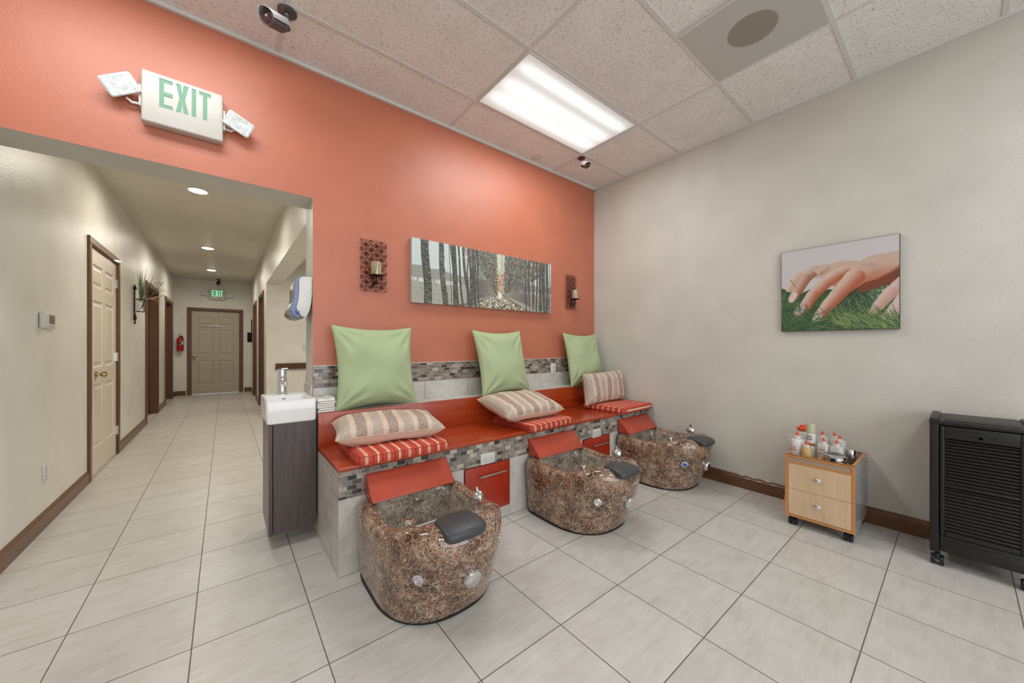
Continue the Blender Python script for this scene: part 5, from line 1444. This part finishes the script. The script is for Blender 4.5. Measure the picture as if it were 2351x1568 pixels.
# bottles on the cart: (pixel column -> y) worked out on the cart, base on the tray floor
TZ = CZ1 - 0.058 + 0.0006
def bottle(name, label, x, y, prof, mat, cap=None, capmat=None, tip=None, group=None, txt=None, cat='bottle', square=None, ang=0.0):
    t = thing(name, label, cat, (x, y, TZ), -PI / 2 + ang, group)
    m = MB()
    if square:
        a, b_ = square
        m.rings([[(p[0], p[1], z) for p in rr(-a * s_, a * s_, -b_ * s_, b_ * s_, z, 0.008 * s_, 4)] for s_, z in prof])
    else: m.lathe(prof, n=28)
    bo = m.build('bottle_body', mat, t)
    if cap: MB().lathe(cap, n=24).build('cap', capmat or M['white_gloss'], t)
    if tip is not None: MB().lathe([(0.0095, tip), (0.0095, tip + 0.005), (0.0075, tip + 0.012), (0.0055, tip + 0.020), (0.0035, tip + 0.022), (0.003, tip + 0.026)], n=16).build('nozzle_tip', M['orangecap'], t)
    if txt:
        for s_, sz, z, mt, dep, shear, sq in txt:
            k = MB(); k.text(s_, sz, T(0, -dep, z), shear=shear, squeeze=sq); k.build('printed_label', mt, bo, smooth=False)
    return t
def rb(r, h, neck=0.012): return [(r * .94, 0), (r, 0.004), (r, h - 0.012), (r * .9, h - 0.004), (neck * 1.5, h), (neck, h + 0.002)]
G1 = 'squeeze bottles with orange tips on the cart'
bottle('squeeze_bottle', 'largest frosted squeeze bottle with orange tip at the left front of the cart, lettered CALLUS', 3.045, 0.690, rb(0.0365, 0.150), M['milky'], [(0.020, 0.151), (0.020, 0.168), (0.010, 0.172)], M['white_gloss'], 0.172, G1, [('CALLUS', 0.015, 0.098, M['text_orange'], 0.0370, 0, 0.7), ('REMOVER', 0.015, 0.080, M['text_orange'], 0.0370, 0, 0.6)], ang=R(-24))
bottle('squeeze_bottle', 'amber filled squeeze bottle with orange tip in front of the polish can', 3.010, 0.632, rb(0.0275, 0.110), M['amber'], [(0.017, 0.111), (0.017, 0.124), (0.009, 0.127)], M['white_gloss'], 0.126, G1)
bottle('lidded_jug', 'frosted jug with a broad orange screw lid behind the large squeeze bottle', 3.240, 0.745 - 0.045, rb(0.036, 0.175), M['frost'], [(0.034, 0.176), (0.037, 0.180), (0.037, 0.196), (0.030, 0.201), (0.018, 0.203), (0.018, 0.212), (0.012, 0.214)], M['orangecap'], None, None)
bottle('squeeze_bottle', 'frosted squeeze bottle at the back left of the cart, only its orange tip showing', 3.335, 0.712, rb(0.026, 0.165), M['frost'], [(0.015, 0.166), (0.015, 0.178)], M['white_gloss'], 0.178, G1)
t = bottle('polish_can', 'tall furniture polish spray can with olive cap in the middle of the cart', 3.140, 0.636, [(0.025, 0), (0.0265, 0.003), (0.0265, 0.180), (0.024, 0.186)], M['white_gloss'], [(0.0265, 0.186), (0.0268, 0.200), (0.0262, 0.202), (0.0255, 0.240), (0.0235, 0.246), (0.015, 0.248)], M['olivecap'], None, None,
           [('FURNITURE', 0.012, 0.163, M['text_dark'], 0.0270, 0, 0.66), ('POLISH', 0.018, 0.146, M['text_dark'], 0.0270, 0, 0.74)], cat='spray can', ang=R(-14))
m = MB(); m.rings([[(0.0269 * math.sin(a), -0.0269 * math.cos(a), z + (0.010 * math.sin(a * 2) if z < .1 else 0)) for a in np.linspace(R(-75), R(75), 14)] + [(0.0262 * math.sin(a), -0.0262 * math.cos(a), z) for a in np.linspace(R(75), R(-75), 14)] for z in (0.092, 0.118)]); m.build('amber_band', simple('amber_label_print', (150, 88, 30), 0.3, var=0.25, sc=60), t)
m = MB(); m.rings([[(0.0268 * math.sin(a), -0.0268 * math.cos(a), z) for a in np.linspace(R(-60), R(60), 14)] + [(0.0262 * math.sin(a), -0.0262 * math.cos(a), z) for a in np.linspace(R(60), R(-60), 14)] for z in (0.068, 0.080)]); m.build('pale_blue_band', simple('pale_blue_label', (168, 190, 204), 0.4), t)
sq = [(0.9, 0), (1, 0.004), (1, 0.118), (0.92, 0.126), (0.5, 0.130)]
sqb = [(0.9, 0), (1, 0.004), (1, 0.132), (0.92, 0.140), (0.5, 0.144)]
def clear(label, x, y, pr, h, wht=True, txt=True, a=0.029):
    bottle('cuticle_bottle', label, x, y, pr, M['frost'] if not wht else M['milky'], [(0.0165, h), (0.0165, h + 0.013), (0.010, h + 0.016)], M['white_gloss'], h + 0.015, G1, [('Cuticle', 0.017, 0.090, M['text_red'], 0.0212, 0.3, 0.8), ('Remover', 0.013, 0.066, M['text_red'], 0.0212, 0.3, 0.8)] if txt else None, square=(a, 0.021), ang=R(-22))
clear('white squeeze bottle with red script and orange tip standing behind the round glass jar', 3.120, 0.566, sq, 0.129)
clear('frosted red-lettered squeeze bottle at the back, next to the polish can', 3.270, 0.600, sqb, 0.143, False)
clear('unlettered frosted squeeze bottle right of the red-lettered white one', 3.105, 0.498, sq, 0.129, False, False, 0.030)
clear('frosted squeeze bottle with red script and orange tip at the back right of the cart', 3.290, 0.560 - 0.02, sqb, 0.143, False)
clear('frosted squeeze bottle at the far right back of the cart beside the steel canister', 3.240, 0.500 + 0.005, sqb, 0.138, False, False)
t = thing('glass_jar', 'round clear glass jar with chrome band and black tag on the cart', 'jar', (3.020, 0.492, TZ), -PI / 2)
MB().lathe([(0.048, 0), (0.058, 0.005), (0.060, 0.012), (0.060, 0.052), (0.054, 0.060), (0.052, 0.062), (0.050, 0.060), (0.056, 0.050), (0.056, 0.012), (0.046, 0.008), (0.002, 0.008)], n=40, cap=False).build('jar_body', M['glass'], t)
MB().lathe([(0.0535, 0.0625), (0.0565, 0.0635), (0.0565, 0.084), (0.0535, 0.085)], n=40, cap=False).build('chrome_band', M['chrome'], t)
MB().lathe([(0.001, 0.088), (0.052, 0.0875), (0.055, 0.0895), (0.052, 0.096), (0.001, 0.094)], n=40, cap=False).build('glass_lid', M['glass'], t)
m = MB(); m.box(-0.013, 0.013, -0.0625, -0.059, 0.010, 0.078, 0.002); m.build('black_tag', M['dark_glass'], t)
t = thing('steel_canister', 'brushed steel canister at the back right corner of the cart', 'canister', (3.170, 0.420 + 0.022, TZ), -PI / 2)
MB().lathe([(0.026, 0), (0.0275, 0.003), (0.0275, 0.078), (0.026, 0.080)], n=32).build('canister_body', M['steel'], t)
MB().lathe([(0.0285, 0.080), (0.0285, 0.105), (0.026, 0.109), (0.002, 0.110)], n=32).build('canister_lid', M['chrome'], t)

# ------------------------------------------------------------------ black slatted cabinet on casters
hx, hy0, hy1, hz1 = 3.035, -0.242, 0.103, 0.80
cb = thing('slatted_cabinet', 'tall black plastic slatted cabinet on casters against the cream wall', 'cabinet', (hx, (hy0 + hy1) / 2, 0), -PI / 2)
w2 = (hy1 - hy0) / 2; dp_ = 0.345
m = MB(); m.box(-w2 + 0.006, w2 - 0.006, 0.030, dp_, 0.085, hz1 - 0.012, 0.004); m.build('cabinet_body', M['blackplastic'], cb)
for sg in (-1, 1):
    x0, x1 = sorted((sg * w2, sg * (w2 - 0.036)))
    m = MB(); m.box(x0, x1, 0.0, 0.045, 0.070, hz1 - 0.028, 0.006); m.build('corner_post', M['blackplastic'], cb)
m = MB(); m.box(-w2 - 0.002, w2 + 0.002, -0.006, dp_ + 0.004, hz1 - 0.030, hz1 - 0.008, 0.006); m.box(-w2 + 0.05, w2 - 0.05, 0.02, dp_ - 0.02, hz1 - 0.010, hz1 - 0.004, 0.002)
for sg in (-1, 1): m.box(min(sg * w2, sg * (w2 - 0.034)), max(sg * w2, sg * (w2 - 0.034)), -0.004, dp_, hz1 - 0.010, hz1 + 0.002, 0.004)
m.build('top_cover', M['blackplastic'], cb)
fx0, fx1 = -w2 + 0.038, w2 - 0.038
df = MB()
for x0, x1, z0, z1 in ((fx0, fx0 + 0.016, 0.175, 0.765), (fx1 - 0.016, fx1, 0.175, 0.765), (fx0 + 0.016, fx1 - 0.016, 0.700, 0.765), (fx0 + 0.016, fx1 - 0.016, 0.175, 0.200), (fx0 + 0.016, fx1 - 0.016, 0.440, 0.455)):
    df.box(x0, x1, -0.010, 0.012, z0, z1, 0.004)
d_ = df.build('door_frame', M['blackplastic'], cb)
m = MB()
for z0, z1 in ((0.455, 0.700), (0.200, 0.440)):
    m.box(fx0 + 0.016, fx1 - 0.016, 0.004, 0.010, z0, z1)
m.build('backing_panel', M['dark_glass'] if False else M['blackplastic'], cb, smooth=False)
for z0, z1, n_ in ((0.455, 0.697, 14), (0.200, 0.437, 13)):
    for k in range(n_):
        z = z0 + (k + 0.6) * (z1 - z0) / n_
        m = MB(); m.prism([(-0.004, z - 0.0015), (-0.0055, z), (-0.004, z + 0.0025), (0.0045, z + 0.012), (0.0045, z - 0.001)], fx0 + 0.016, fx1 - 0.016, 'yz'); m.build('slat', M['slat'], d_, smooth=False)
m = MB(); m.box(-0.016, 0.016, -0.0125, -0.008, 0.748, 0.756, 0.001); m.build('latch_slot', M['black'], d_)
m = MB(); m.lathe([(0.012, -0.009), (0.012, -0.012), (0.008, -0.013), (0.007, -0.010), (0.001, -0.010)], (0, 0, 0.722), 'y', 20); m.build('round_emblem', M['black'], d_)
m = MB(); m.box(fx0 - 0.001, fx1 + 0.001, -0.004, 0.03, 0.085, 0.172, 0.004); m.box(fx0 + 0.014, fx1 - 0.002, -0.008, 0.0, 0.090, 0.150, 0.003); m.build('lower_tank', M['blackplastic'], cb)
for x in (-w2 + 0.028, w2 - 0.028):
    for y in (0.03, dp_ - 0.04): 
        c = MB(); c.tube([(x, y, 0.082), (x, y, 0.055)], 0.008, 8); c.box(x - 0.010, x + 0.010, y - 0.030, y + 0.014, 0.030, 0.066, 0.006)
        for dx in (-0.016, 0.016): c.lathe([(0.002, dx - 0.008), (0.024, dx - 0.008), (0.027, dx - 0.004), (0.027, dx + 0.004), (0.024, dx + 0.008), (0.002, dx + 0.008)], (x, y - 0.008, 0.0275), 'x', 24)
        c.build('caster', M['black'], cb)
